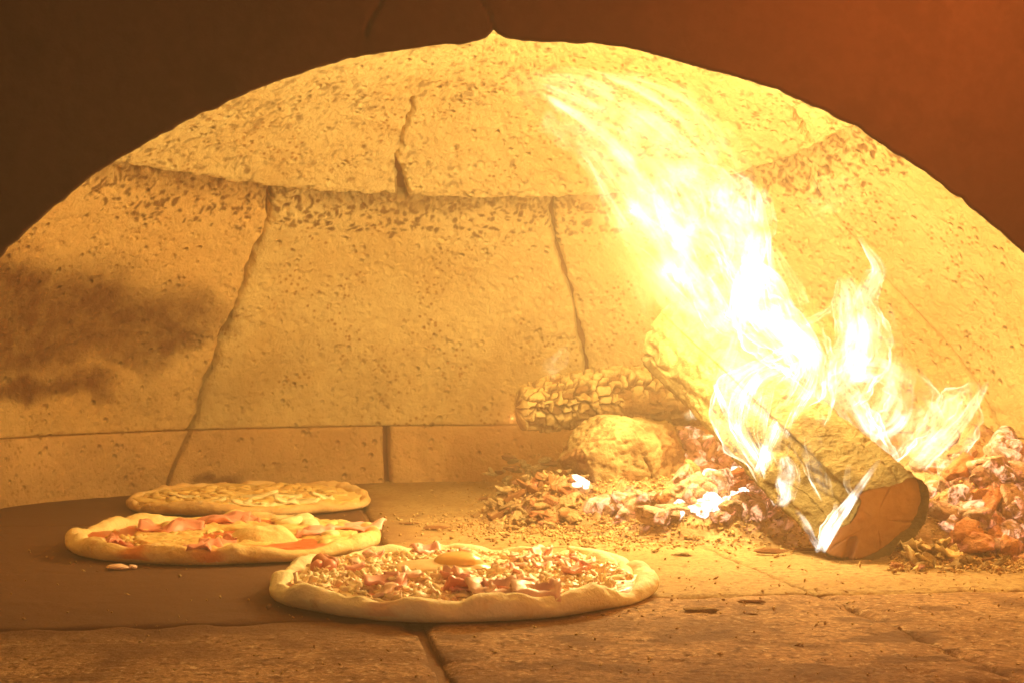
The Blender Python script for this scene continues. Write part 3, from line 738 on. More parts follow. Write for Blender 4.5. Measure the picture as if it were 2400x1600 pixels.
for i in range(260):
    f = rnd.uniform(0, 6.283); rr = .118 * math.sqrt(rnd.random()); x, y = rr * math.cos(f), rr * math.sin(f); r = rnd.uniform(.003, .0075)
    V = lump(r * .75, i % 60, ICO1, 1.0, .5) * np.array([rnd.uniform(1, 2.6), 1, 1]); parts.append((V + np.array([x, y, float(z3(np.array([x]), np.array([y]))[0])]), ICOF1))
V, F = join(parts); obj('cheese_crumbs', V, F, M_cheese3, pz, kind='stuff')
p = PF(270, 1301, .003); o = obj('topping_scrap', join([(lump(.006, 7, None, .5, .4) * np.array([1.7, 1, 1]), ICOF2), (lump(.004, 9, None, .5, .5) + np.array([.012, .002, 0]), ICOF2)])[0], join([(ICO2, ICOF2), (ICO2, ICOF2)])[1], M_ham_a)
o.location = (p[0], p[1] , .003); tag(o, 'small pink topping scrap dropped on the floor before the middle pizza', 'food scrap')

# ------------------------------------------------------------------ firewood
def bark_mat(name, a, b, c, stretch=(1, 1, 1), gap=False):
    t = NT(name); co = t.coord(); st = t.mapping(co, stretch)
    n1 = t.noise(st, 16, 5, .65); n2 = t.noise(st, 55, 5, .7)
    col = t.mix(t.mr(n1, .38, .64, 0, 1, True), a, b); col = t.mix(t.mr(n2, .48, .66, 0, .8, True), col, c)
    if gap: col = t.mix(t.attr('gap'), col, (.17, .06, .02))
    h = t.math('ADD', n2, t.math('MULTIPLY', t.noise(co, 160, 4, .6), .5))
    return t.pbr(col, .95, t.bump(h, .9, .005), .1)
M_bark = bark_mat('ashy_bark', (.20, .15, .065), (.10, .065, .026), (.27, .20, .09))
M_char = bark_mat('ashed_charcoal', (.62, .46, .20), (.50, .34, .13), (.30, .15, .05))
M_alli = bark_mat('checked_charcoal', (.66, .50, .24), (.54, .38, .15), (.36, .2, .07), gap=True)
M_charin = simple('charcoal_inside', [(.26, .11, .04), (.17, .065, .022), (.3, .13, .05)], (20, 60))
def wood_end():
    t = NT('sawn_wood'); co = t.coord()
    n = t.noise(co, 30, 4, .6)
    col = t.mix(t.mr(n, .35, .65, 0, 1, True), (.52, .29, .13), (.44, .235, .10)); col = t.mix(t.mr(t.noise(co, 90, 5, .7), .5, .7, 0, .4, True), col, (.40, .18, .06))
    col = t.mix(t.attr('char'), col, (.10, .04, .018))
    return t.pbr(col, .85, t.bump(t.math('ADD', n, t.noise(co, 150, 4, .6)), .5, .003), .15)
M_end = wood_end()
# big split log leaning back over the fire; its outline is that of its sawn end
Z3 = lambda X, Y: ((1600 + X / 2.94) / K, (800 + Y / 2.94) / K)
endp = [Z3(*q) for q in [(1190, 1050), (1250, 1015), (1400, 990), (1500, 960), (1575, 925), (1640, 950), (1675, 990), (1688, 1060), (1672, 1150), (1645, 1230), (1600, 1310), (1530, 1365), (1450, 1415), (1380, 1450), (1300, 1482), (1210, 1500), (1120, 1500), (1000, 1462), (950, 1430), (962, 1370), (1000, 1320), (1050, 1280), (1140, 1245), (1180, 1190), (1205, 1130), (1215, 1085)]]
E = np.array([P(x, y, 1.262) for x, y in endp]); Ec = E.mean(0)
def resample(Pts, n):
    Q = np.vstack([Pts, Pts[:1]]); L = np.concatenate([[0], np.cumsum(np.linalg.norm(np.diff(Q, axis=0), axis=1))]); t = np.linspace(0, L[-1], n, endpoint=False)
    return np.stack([np.interp(t, L, Q[:, k]) for k in range(3)], -1)
na, nl = 190, 240
ring = resample(E, na); off = ring - Ec; off[:, 1] = 0
far = np.array([.196, 1.575, .200])
logA = thing('firewood_log', 'big split log with a bare sawn end, leaning back through the flames', 'log', tuple(Ec * np.array([1, 1, 0])))
T = np.linspace(0, 1, nl)[:, None, None]
sm = off * .55 + .45 * np.roll(off, 40, 0) * 0
ang = np.arctan2(off[:, 2], off[:, 0]); rnd_r = np.hypot(off[:, 0], off[:, 2]); tgt = np.stack([np.cos(ang) * .052, ang * 0, np.sin(ang) * .050], -1)
blend = sstep(0, .8, T)
cs_ = off[None] * (1 - blend * .8) + tgt[None] * blend * .8
axis = far - Ec
body = Ec + axis * T + cs_
q = body.reshape(-1, 3); axn = axis / np.linalg.norm(axis)
al = (q - Ec) @ axn; st = q - np.outer(al * .75, axn)
rel = .0065 * fbm(st * 45, 3, 81) + .003 * np.abs(fbm(q * 90, 3, 82)) - .004 * sstep(.08, .0, np.abs(fbm(st * 30 + 5, 3, 83)))
rel = rel.reshape(nl, na) * sstep(0, .02, T[..., 0])
nrm = cs_ / (np.linalg.norm(cs_, axis=-1, keepdims=True) + 1e-9)
lip = .004 * np.abs(fbm(body[0] * 150, 2, 84))
body = body + nrm * rel[..., None]
body[0] = body[1] * .5 + body[0] * .5; body[:2] += nrm[:2] * lip[None, :, None]
body[:2] -= axn * (.003 + .004 * np.abs(fbm(ring * 130, 2, 85)))[None, :, None]
loc = np.array(logA.location)
V = np.concatenate([body.reshape(-1, 3), [far + axn * .004]]) - loc
F = [tuple(f) for f in gridF(nl, na, False, True)] + [((nl - 1) * na + j, (nl - 1) * na + (j + 1) % na, nl * na) for j in range(na)]
obj('bark', V, F, M_bark, logA)
tt = np.linspace(0.0, 1, 30)[:, None, None]
fc = Ec + off[None] * tt * .992; fq = fc.reshape(-1, 3)
fz = (.0022 * fbm(fq * 40, 3, 86) + .0006 * fbm(fq * 160, 2, 87)).reshape(30, na)
crk = np.array([P(x, y, 1.262) for x, y in [Z3(1120, 1500), Z3(1150, 1430), Z3(1165, 1370)]]); crd = seg_dist(fq, crk).reshape(30, na)
an_ = np.arctan2(off[:, 2], off[:, 0])[None]; rc = sstep(.10, 0, np.abs(np.sin(an_ * 2.5 + .8 * fbm(fq * 30, 2, 88).reshape(30, na)))) * sstep(.15, .6, tt[..., 0]) * sstep(1.0, .8, tt[..., 0])
fc[..., 1] += .0022 * rc
fc[..., 1] += -.001 + fz + .007 * sstep(.0055, .0015, crd)
fc[..., 1] += axn[1] * 0 + (fc[..., 0] - Ec[0]) * .25 - (fc[..., 2] - Ec[2]) * .12
obj('sawn_end', fc - loc, gridF(30, na, False, True), M_end, logA, True, {'char': sstep(.95, 1.03, tt[..., 0] + .08 * fbm(fq * 45, 3, 89).reshape(30, na)) + .3 * rc})

# charred log at the back, checked into blocks
def charred(name, label, cat, ends, r0, r1, seed, sx, sa, mat, nl=300, na=200, depth=.010, squash=1.0):
    a_, b_ = np.array(ends[0]), np.array(ends[1]); ax_ = b_ - a_; L = np.linalg.norm(ax_); axn = ax_ / L
    s = np.cross(axn, (0, 0, 1)); s /= np.linalg.norm(s); u = np.cross(s, axn)
    t = np.linspace(0, 1, nl); an = np.linspace(0, 2 * np.pi, na, endpoint=False)
    T, A = np.meshgrid(t, an, indexing='ij'); rr = (r0 + (r1 - r0) * T)
    cap = np.clip(1 - (np.clip(1 - T * L / r0 * 1.6, 0, 1)) ** 3, 0.0, 1) ** .5 * np.sqrt(np.clip(1 - (np.clip(.5 - (1 - T) * L / r1 * .5, 0, .5) * 2) ** 2.5, 0.0, 1))
    pt = np.stack([T * L * sx, np.cos(A) * sa, np.sin(A) * sa], -1).reshape(-1, 3)
    pt = pt + .28 * np.stack([vn(pt * 1.3, 91), vn(pt * 1.3, 92), vn(pt * 1.3, 93)], -1)
    f1, f2, cid = worley(pt, seed, 1.0, True)
    gap = sstep(.0, .15, f2 - f1 + .05 * fbm(pt * 2.0, 3, 95)).reshape(T.shape); bare = sstep(.05, .5, (-np.sin(A) * .8 + T * .9 - .35) + .5 * fbm(pt * .35, 2, 96).reshape(T.shape)); gap = np.maximum(gap, bare); ch = cid.reshape(T.shape)
    base = np.stack([T * L, rr * np.cos(A), rr * np.sin(A)], -1).reshape(-1, 3)
    R = rr * cap * (1 + .12 * fbm(base * 18, 2, seed + 9).reshape(T.shape)) + cap * (-depth * (1 - gap) - depth * .8 * (ch > .86) + depth * .5 * (ch - .6) + .0018 * fbm(base * 110, 3, seed + 8).reshape(T.shape))
    bend = .006 * np.sin(T * 5 + seed)
    p = a_ + ax_ * T[..., None] + R[..., None] * (np.cos(A)[..., None] * s + squash * np.sin(A)[..., None] * u) + bend[..., None] * u
    o = obj(name, p, gridF(nl, na, False, True), mat, None, True, {'gap': np.maximum(np.maximum(1 - gap, .8 * (ch > .86)), .75 * bare)})
    return tag(o, label, cat)
charred('charred_log', 'charred log checked into blocks, lying across the back of the fire', 'log', (P(1183, 925, 1.84), P(1655, 905, 1.90)), .034, .043, 5, 64, 2.5, M_alli, depth=.011)

def ash_mat(name, glow, cols=((.62, .44, .20), (.46, .27, .11), (.30, .13, .05)), hot=(1.0, .44, .25), strength=1.0, scale=40, own=1.0):
    t = NT(name); co = t.coord()
    if own != 1.0:
        oi = t.n('ShaderNodeObjectInfo'); va = t.n('ShaderNodeVectorMath', operation='ADD'); t.l(t.mapping(co, (own, own, own)), va.inputs[0])
        cb = t.n('ShaderNodeCombineXYZ'); t.l(t.math('MULTIPLY', oi.outputs['Random'], 30.0), cb.inputs[0]); t.l(cb.outputs[0], va.inputs[1]); co = va.outputs[0]
    n1 = t.noise(co, 30, 5, .65); n2 = t.noise(co, 110, 4, .65)
    col = t.mix(t.mr(n1, .36, .64, 0, 1, True), cols[0], cols[1]); col = t.mix(t.mr(n2, .52, .66, 0, 1, True), col, cols[2])
    nrm = t.bump(t.math('ADD', n1, n2), .9, .004)
    if glow:
        g = t.mr(t.noise(co, scale, 5, .7, .6), .62 - .22 * glow, .86 - .26 * glow, 0, 1, True)
        if glow < .45: g = t.math('MULTIPLY', g, t.attr('glow'))
        return t.pbr(col, .95, nrm, .1, emis=hot, estr=t.math('MULTIPLY', g, strength))
    return t.pbr(col, .95, nrm, .1)
M_ash = ash_mat('wood_ash', 0)
M_ashc = ash_mat('ashy_crumb', 0, ((.46, .33, .17), (.33, .20, .09), (.20, .09, .035)), own=.03)
M_flake = ash_mat('pale_ash', 0, ((.86, .74, .44), (.74, .58, .30), (.55, .36, .16)))
M_bed = ash_mat('glowing_ash_bed', .4, ((.45, .30, .16), (.30, .17, .08), (.18, .08, .035)), hot=(1.0, .38, .19), strength=1.1, scale=26)
EC = ((.46, .31, .22), (.32, .19, .13), (.16, .08, .05))
M_ember_a = ash_mat('ember_dull', .5, EC, hot=(1.0, .30, .15), own=.022, strength=.75, scale=60)
M_ember_b = ash_mat('ember_bright', .8, EC, hot=(1.0, .45, .25), own=.022, strength=1.0, scale=55)
M_ember_w = ash_mat('ember_white_hot', 1.3, own=.022, hot=(1.0, .80, .68), strength=1.6, scale=30)
M_ember_o = ash_mat('ember_orange', .5, own=.022, cols=((.52, .25, .12), (.40, .17, .08), (.26, .09, .04)), strength=.4, hot=(1, .3, .12))

# ashy half-burnt block lying on the embers
Vb, Fb = ico(6)
d = Vb.copy(); rs = np.random.RandomState(12)
for n, dd in [((-.85, -.2, .5), .66), ((.2, -.1, 1), .70), ((.95, -.1, .35), .74), ((.7, -.6, -.1), .74), ((-.2, -1, -.1), .70), ((-.9, -.4, -.3), .72), ((.0, -.5, -.9), .72), ((-.4, -.6, .75), .76), ((.5, -.6, .7), .78), ((1, 0, -.3), .8)]:
    n = np.array(n) / np.linalg.norm(n); m_ = d @ n; d = d - np.outer(np.clip(m_ - dd, 0, None), n) * .9
cD = P(1438, 1066, 1.60)
q = d * np.array([.086, .070, .060])
st = q @ rotm(0, .25, 0).T * np.array([1, 1, .22])
rel = .0045 * fbm(q * 40, 4, 201) + .0034 * fbm(q * 130, 3, 202) - .0085 * sstep(.07, 0, np.abs(fbm(st * 42 + 9, 3, 203))) * sstep(-.01, .03, q[:, 0]) - .004 * sstep(.06, 0, np.abs(fbm(q * 60, 3, 204)))
fis = sstep(.08, 0, np.abs(fbm(st * 42 + 9, 3, 203))) * sstep(-.01, .03, q[:, 0]) + .8 * sstep(.07, 0, np.abs(fbm(q * 60, 3, 204))) + .7 * sstep(.12, .35, fbm(q * 34, 3, 205)) * (q[:, 2] < .012)
q = q + (d / np.linalg.norm(d, axis=1, keepdims=True)) * rel[:, None]
M_blk = bark_mat('burnt_block_ash', (.40, .30, .14), (.27, .185, .08), (.15, .075, .03), gap=True)
o = obj('burnt_block', q, Fb, M_blk, None, True, {'gap': np.clip(fis, 0, 1)}); o.location = cD + np.array([0, 0, .008])
tag(o, 'rounded half-burnt wood block under yellow ash, in front of the charred log', 'burnt wood')

# the bed of ash and embers under the fire
def bed_h(x, y):
    q = np.stack([x, y, x * 0], -1)
    h = .062 * np.exp(-(((x - .215) / .10) ** 2 + ((y - 1.72) / .15) ** 2)) + .045 * np.exp(-(((x - .13) / .085) ** 2 + ((y - 1.66) / .09) ** 2)) + .105 * np.exp(-(((x - .50) / .095) ** 2 + ((y - 1.50) / .12) ** 2)) \
        + .045 * np.exp(-(((x - .34) / .13) ** 2 + ((y - 1.62) / .14) ** 2)) + .055 * np.exp(-(((x - .455) / .05) ** 2 + ((y - 1.345) / .05) ** 2)) + .03 * np.exp(-(((x - .03) / .05) ** 2 + ((y - 1.64) / .07) ** 2)) + .030 * np.exp(-(((x - .25) / .12) ** 2 + ((y - 1.47) / .07) ** 2)) + .026 * np.exp(-(((x - .12) / .07) ** 2 + ((y - 1.545) / .055) ** 2)) + .026 * np.exp(-(((x - .19) / .06) ** 2 + ((y - 1.47) / .05) ** 2)) + .020 * np.exp(-(((x - .04) / .05) ** 2 + ((y - 1.58) / .05) ** 2)) + .03 * np.exp(-(((x - .42) / .06) ** 2 + ((y - 1.32) / .04) ** 2))
    edge = h
    h = h + (.011 * fbm(q * 26, 3, 301) + .009 * fbm(q * 75, 3, 302) + .003 * fbm(q * 190, 2, 303)) * sstep(.0, .02, h)
    return h - .004
_hx, _hy = np.arange(-.2, .75, .003), np.arange(1.0, 2.2, .003)
_H = bed_h(*np.meshgrid(_hx, _hy, indexing='ij')); bed_full = bed_h
def bed_at(x, y): return _H[int(np.clip(round((x + .2) / .003), 0, len(_hx) - 1)), int(np.clip(round((y - 1) / .003), 0, len(_hy) - 1))]
xs = np.arange(-.12, .66, .0028); ys = np.arange(1.18, 2.02, .0040)
X, Y = np.meshgrid(xs, ys, indexing='ij'); Zb = bed_h(X, Y)
glow = np.clip(1.3 * np.exp(-(((X - .20) / .12) ** 2 + ((Y - 1.52) / .12) ** 2)) + 1.0 * np.exp(-(((X - .47) / .10) ** 2 + ((Y - 1.38) / .14) ** 2)) + .7 * np.exp(-(((X - .10) / .06) ** 2 + ((Y - 1.60) / .08) ** 2)), 0, 1)
obj('ash_bed', np.stack([X, Y, np.maximum(Zb, -.012)], -1), gridF(len(xs), len(ys)), M_bed, None, True, {'glow': glow}, 'stuff')
bpy.data.objects['ash_bed']['label'] = 'bed of ash and embers heaped under the burning logs'

def chunk_mesh(name, seed, mat, ang=.6, stretch=(1.3, .9, .8)):
    V = ICO4; rs = np.random.RandomState(seed)
    p = V.copy()
    for k in range(9):            # break flat faces off
        n = rs.normal(size=3); n /= np.linalg.norm(n); dd = rs.uniform(.52, .85); m = p @ n; p = p - np.outer(np.clip(m - dd, 0, None), n) * .93
    p = p * (1 + .16 * fbm(p * 1.3 + seed, 2, seed) + .07 * fbm(p * 5 + seed, 3, seed + 2))[:, None] * np.array(stretch)
    p = p - (p / (np.linalg.norm(p, axis=1, keepdims=True) + 1e-9)) * (.09 * sstep(.06, 0, np.abs(fbm(p * 2.2 + 7, 2, seed + 5))))[:, None]
    m = mesh_data(name, p, ICOF4, True, {'glow': np.ones(len(p))}); m.materials.append(mat); return m
EM = {'w': [chunk_mesh('ember', 400 + k, M_ember_w) for k in range(3)], 'b': [chunk_mesh('ember', 410 + k, M_ember_b) for k in range(6)], 'a': [chunk_mesh('ember', 420 + k, M_ember_a) for k in range(6)],
      'o': [chunk_mesh('ember', 430 + k, M_ember_o) for k in range(4)], 'c': [chunk_mesh('charcoal_fragment', 440 + k, M_charin, stretch=(1.9, .7, .5)) for k in range(5)], 'y': [chunk_mesh('charcoal_fragment', 450 + k, M_ashc, stretch=(1.7, .8, .55)) for k in range(5)]}
rnd = random.Random(77)
def place(kind, p, r, label, cat, group, name=None, k=None):
    ms = EM[kind]; m = ms[rnd.randrange(len(ms))] if k is None else ms[k]
    if cat == 'charcoal': name = 'charcoal_fragment'
    o = bpy.data.objects.new(name or m.name.split('.')[0], m); C.objects.link(o)
    o.location = p; o.scale = (r * rnd.uniform(.8, 1.25), r * rnd.uniform(.8, 1.2), r * rnd.uniform(.75, 1.1)); o.rotation_euler = (rnd.gauss(0, .5), rnd.gauss(0, .4), rnd.uniform(0, 6.28))
    return tag(o, label, cat, group)
def see_bed(xi, yi):
    for Y in np.arange(1.16, 2.0, .004):
        p = P(xi, yi, Y)
        if p[2] < max(0.0, bed_at(p[0], p[1])): return p
    return P(xi, yi, 1.9)
G1, L1 = 'glowing embers between the logs', 'pink glowing ember in the fire bed between the burning logs'
for i in range(150):
    xi = rnd.uniform(1545, 1790) if i < 100 else rnd.uniform(1380, 1600); yi = rnd.uniform(1000, 1200)
    yi = max(yi, 1150 + (1560 - xi) * .12) if xi < 1560 else yi
    p = see_bed(xi, min(yi, 1215)); kd = rnd.choice('abbaabo'); r_ = rnd.uniform(.006, .018)
    place(kd, p + np.array([0, 0, .004]), r_, '%s %s ember %s bed left of the big log' % ('large' if r_ > .012 else 'small', dict(a='dull pink', b='bright pink', o='orange')[kd], 'high on' if yi < 1075 else 'midway down' if yi < 1140 else 'at the foot of'), 'ember', G1)
for (xi, yi, r) in [(1600, 1172, .014), (1640, 1168, .013), (1675, 1160, .014), (1615, 1180, .012), (1655, 1176, .012), (1700, 1150, .013), (1690, 1010, .016), (1720, 1040, .014), (1660, 1030, .013), (1690, 1075, .013), (1440, 1174, .006), (1500, 1184, .007), (1556, 1190, .008), (1630, 1150, .012), (1665, 1120, .012), (1640, 1100, .011), (1575, 1165, .010)]:
    place('w', see_bed(xi, yi) + np.array([0, 0, .003]), r, 'white-hot ember in the brightest part of the fire bed', 'ember', 'white-hot embers')
for (xi, yi, r) in [(1330, 1108, .0075), (1345, 1118, .006), (1322, 1120, .005), (1342, 1098, .0045)]:
    p = see_bed(xi, yi); place('w', np.array([p[0], p[1] - .012, p[2] + .004]), r, 'white-hot ember glowing alone left of the burnt block', 'ember', 'white-hot embers beside the burnt block')
G2, L2 = 'glowing embers in the right heap', 'pink glowing ember in the heap right of the sawn log end'
for i in range(125):
    xi = rnd.uniform(2125, 2400); yi = rnd.uniform(1010, 1275)
    if yi > 1200 and xi < 2200: continue
    p = see_bed(xi, yi); kd = rnd.choice('abaababo'); r_ = rnd.uniform(.007, .018)
    place(kd, p + np.array([0, 0, -.001]), r_, '%s %s ember %s heap right of sawn log end' % ('large' if r_ > .012 else 'small', dict(a='dull pink', b='bright pink', o='orange')[kd], 'high on' if yi < 1090 else 'midway down' if yi < 1180 else 'at the foot of'), 'ember', G2)
for (xi, yi, r, k, lb) in [(1640, 1212, .021, 0, 'orange cracked coal lying foremost of the fire bed, left of the upright coal'), (1730, 1180, .030, 1, 'upright orange coal with split grain, left of the small front flame'), (1600, 1200, .015, 2, 'small dull orange coal at the left foot of the fire bed'),
                       (1690, 1205, .014, 3, 'small orange coal between the cracked coal and the upright coal'), (2245, 1270, .018, 2, 'dark red coal below the right ember heap')]:
    p = PF(xi, yi + 14, .0); place('o', p + np.array([0, .012, r * .7]), r, lb, 'coal', None, 'coal', k)
G3, L3 = 'charcoal fragments left of the fire', 'small charred wood fragment in the debris left of the burnt block'
for i in range(120):
    xi = rnd.gauss(1235, 75); yi = rnd.uniform(1055, 1225)
    if xi < 1100 + (1225 - yi) * .1 or xi > 1480 + (yi - 1150) * 1.0: continue
    p = see_bed(xi, yi); kd = rnd.choice('ccyyyyo'); r_ = rnd.uniform(.004, .0105)
    place(kd, p + np.array([0, 0, .003]), r_, '%s %s fragment %s debris left of burnt block' % ('long' if r_ > .0072 else 'short', dict(c='dark charcoal', y='pale ashy charcoal', o='orange glowing')[kd], 'at the back of' if yi < 1110 else 'in the middle of' if yi < 1165 else 'along the front of'), 'charcoal', G3)
G4, L4 = 'charcoal fragments in front of the fire', 'small charred wood fragment on the floor before the fire bed'
for i in range(60):
    xi = rnd.uniform(1330, 1900); yi = rnd.uniform(1195, 1250) - abs(xi - 1600) * .02
    p = PF(xi, yi); place(rnd.choice('cyyy'), p + np.array([0, 0, .003]), rnd.uniform(.003, .0085), L4, 'charcoal', G4)
G5, L5 = 'charcoal fragments right of the log', 'small charred wood fragment on the floor right of the sawn log end'
for i in range(45):
    xi = rnd.uniform(2060, 2400); yi = rnd.uniform(1262, 1312)
    p = PF(xi, yi); place(rnd.choice('cyyo'), p + np.array([0, 0, .003]), rnd.uniform(.003, .008), L5, 'charcoal', G5)
# curled flakes of pale ash right of the log
G6, L6 = 'pale ash flakes right of the log', 'curled pale ash flake beside the sawn log end'
FL = []
for k in range(6):
    V, F = strip_mesh(.026, .013, .0014, .10, .4, 500 + k, 9, 6, .6); m = mesh_data('ash_flake', V, F); m.materials.append(M_flake); FL.append(m)
for i in range(34):
    xi = rnd.gauss(2140, 45); yi = rnd.uniform(1195, 1290) - (xi - 2140) * .35
    if xi < 2055: continue
    p = PF(xi, min(max(yi, 1195) + 20, 1300)); o = link('ash_flake', FL[i % 6]); o.location = (p[0], p[1] + .01, .006 + max(0, (1275 - yi)) * .00038)
    o.rotation_euler = (rnd.gauss(.25, .3), rnd.gauss(0, .3), rnd.gauss(.5, .8)); o.scale = [rnd.uniform(.4, 1.15)] * 3; tag(o, L6, 'ash flake', G6)
# loose ash on the floor in front of and around the fire
parts = []
oct_ = np.array([[1, 0, 0], [-1, 0, 0], [0, 1, 0], [0, -1, 0], [0, 0, 1], [0, 0, -1.]]); octF = np.array([[0, 2, 4], [2, 1, 4], [1, 3, 4], [3, 0, 4], [2, 0, 5], [1, 2, 5], [3, 1, 5], [0, 3, 5]])
rs = np.random.RandomState(3); Ps = []
for i in range(10500):
    k = rs.rand() if i < 7000 else 2.0
    if k > 1: xi = rs.uniform(2090, 2420) if i % 2 else rs.uniform(1150, 1800); yi = rs.uniform(1010, 1290) if i % 2 else rs.uniform(1040, 1215)
    elif k < .5: xi = rs.normal(1480, 230); yi = 1218 + rs.normal(0, 20) + abs(xi - 1500) * -.02 + max(0, xi - 1600) * .06
    elif k < .68: xi = rs.normal(1230, 80); yi = rs.uniform(1090, 1225)
    elif k < .90: xi = rs.uniform(2040, 2420); yi = 1290 + rs.normal(0, 13)
    elif k < .96: xi = rs.uniform(900, 2400); yi = rs.uniform(1160, 1420)
    else: xi = rs.uniform(-20, 2400); yi = rs.uniform(1190, 1560)
    if yi < 1010: continue
    p = see_bed(xi, yi) if k > 1 else PF(xi, yi); hh = p[2] - .001 if k > 1 else float(max(0, bed_at(p[0], p[1]))) if k < .9 else 0
    s = rs.uniform(.0006, .0026) * (.6 if k >= .9 else 1) * (1.3 if rs.rand() < .1 else 1)
    V = oct_ * np.array([s * rs.uniform(.8, 2), s, s * .6]) * rs.uniform(.6, 1.3, size=(6, 1)); V = V @ rotm(rs.normal(0, .5), rs.normal(0, .5), rs.uniform(0, 6.3)).T
    parts.append((V + np.array([p[0], p[1], hh + .0012 + s * .3]), octF))
V, F = join(parts); o = obj('ash_debris', V, F, M_ash, None, False, None, 'stuff'); o['label'] = 'loose crumbs of ash strewn over the floor round the fire'
for (xi, yi, r, kd, lb) in [(1002, 1217, .009, 'c', 'dark charcoal flake on the floor just behind the front pizza'), (1325, 1214, .006, 'c', 'dark charcoal flake at the edge of the ash, behind the right of the front pizza'), (1567, 1277, .0065, 'y', 'lone pale and dark crumb on bare floor right of the front pizza'), (1727, 1386, .0055, 'c', 'round dark crumb on the floor below the joint, right of the front pizza'),
                        (1725, 1412, .003, 'c', 'tiny dark crumb below the round dark crumb'), (1612, 1408, .008, 'y', 'pale ash sliver lying on the front slab right of the front pizza'), (940, 1205, .006, 'c', 'dark crumb on the floor by the right edge of the middle pizza'), (1770, 1272, .010, 'c', 'thin dark splinter on the floor before the log'), (1850, 1266, .007, 'c', 'short dark splinter against the foot of the log')]:
    p = PF(xi, yi); o = place(kd, p + np.array([0, 0, r * .3]), r, lb, 'crumb', None, 'crumb')
    o.rotation_euler = (0, 0, rnd.uniform(-.4, .4)); o.scale = (r, r * .6, r * .5)

# ------------------------------------------------------------------ flames
def flame_mat(name, col, s, mode):
    t = NT(name); lw = t.n('ShaderNodeLayerWeight'); lw.inputs['Blend'].default_value = .5
    cosv = t.math('SUBTRACT', 1.0, lw.outputs['Facing'])
    if mode == 'core': f = t.math('POWER', cosv, 1.6)
    elif mode == 'veil': f = t.math('POWER', cosv, 2.2)
    else: f = t.math('ADD', .16, t.math('MULTIPLY', t.math('POWER', lw.outputs['Facing'], 2.2), t.math('MULTIPLY', t.mr(cosv, 0, .14, 0, 1, True), 1.5)))
    a = t.attr('along'); rd = t.attr('around')
    cv = t.n('ShaderNodeCombineXYZ'); t.l(t.math('MULTIPLY', rd, 7.0), cv.inputs[0]); t.l(t.math('MULTIPLY', a, 3.0), cv.inputs[1]); t.l(t.attr('seed'), cv.inputs[2])
    n = t.noise(cv.outputs[0], 1.0, 4, .55, .8)
    st = t.mr(n, .34, .68, .12, 1.55, True)
    hole = t.mr(t.noise(t.coord(), 11, 4, .6, 1.6), .38, .60, .14, 1.35, True); f = t.math('MULTIPLY', f, hole)
    f = t.math('MULTIPLY', f, st); f = t.math('MULTIPLY', f, t.attr('fade'))
    e = t.n('ShaderNodeEmission'); e.inputs[0].default_value = (*col, 1); t.l(t.math('MULTIPLY', f, s), e.inputs[1])
    tr = t.n('ShaderNodeBsdfTransparent'); ad = t.n('ShaderNodeAddShader'); t.l(e.outputs[0], ad.inputs[0]); t.l(tr.outputs[0], ad.inputs[1]); t.l(ad.outputs[0], t.out.inputs[0])
    t.m.cycles.emission_sampling = 'NONE'
    return t.m
M_core = flame_mat('flame_core', (1.0, .93, .68), .125, 'core')
M_sheet = flame_mat('flame_sheet', (1.0, .93, .68), .50, 'sheet')
M_veil = flame_mat('flame_veil', (1.0, .80, .42), .13, 'veil')
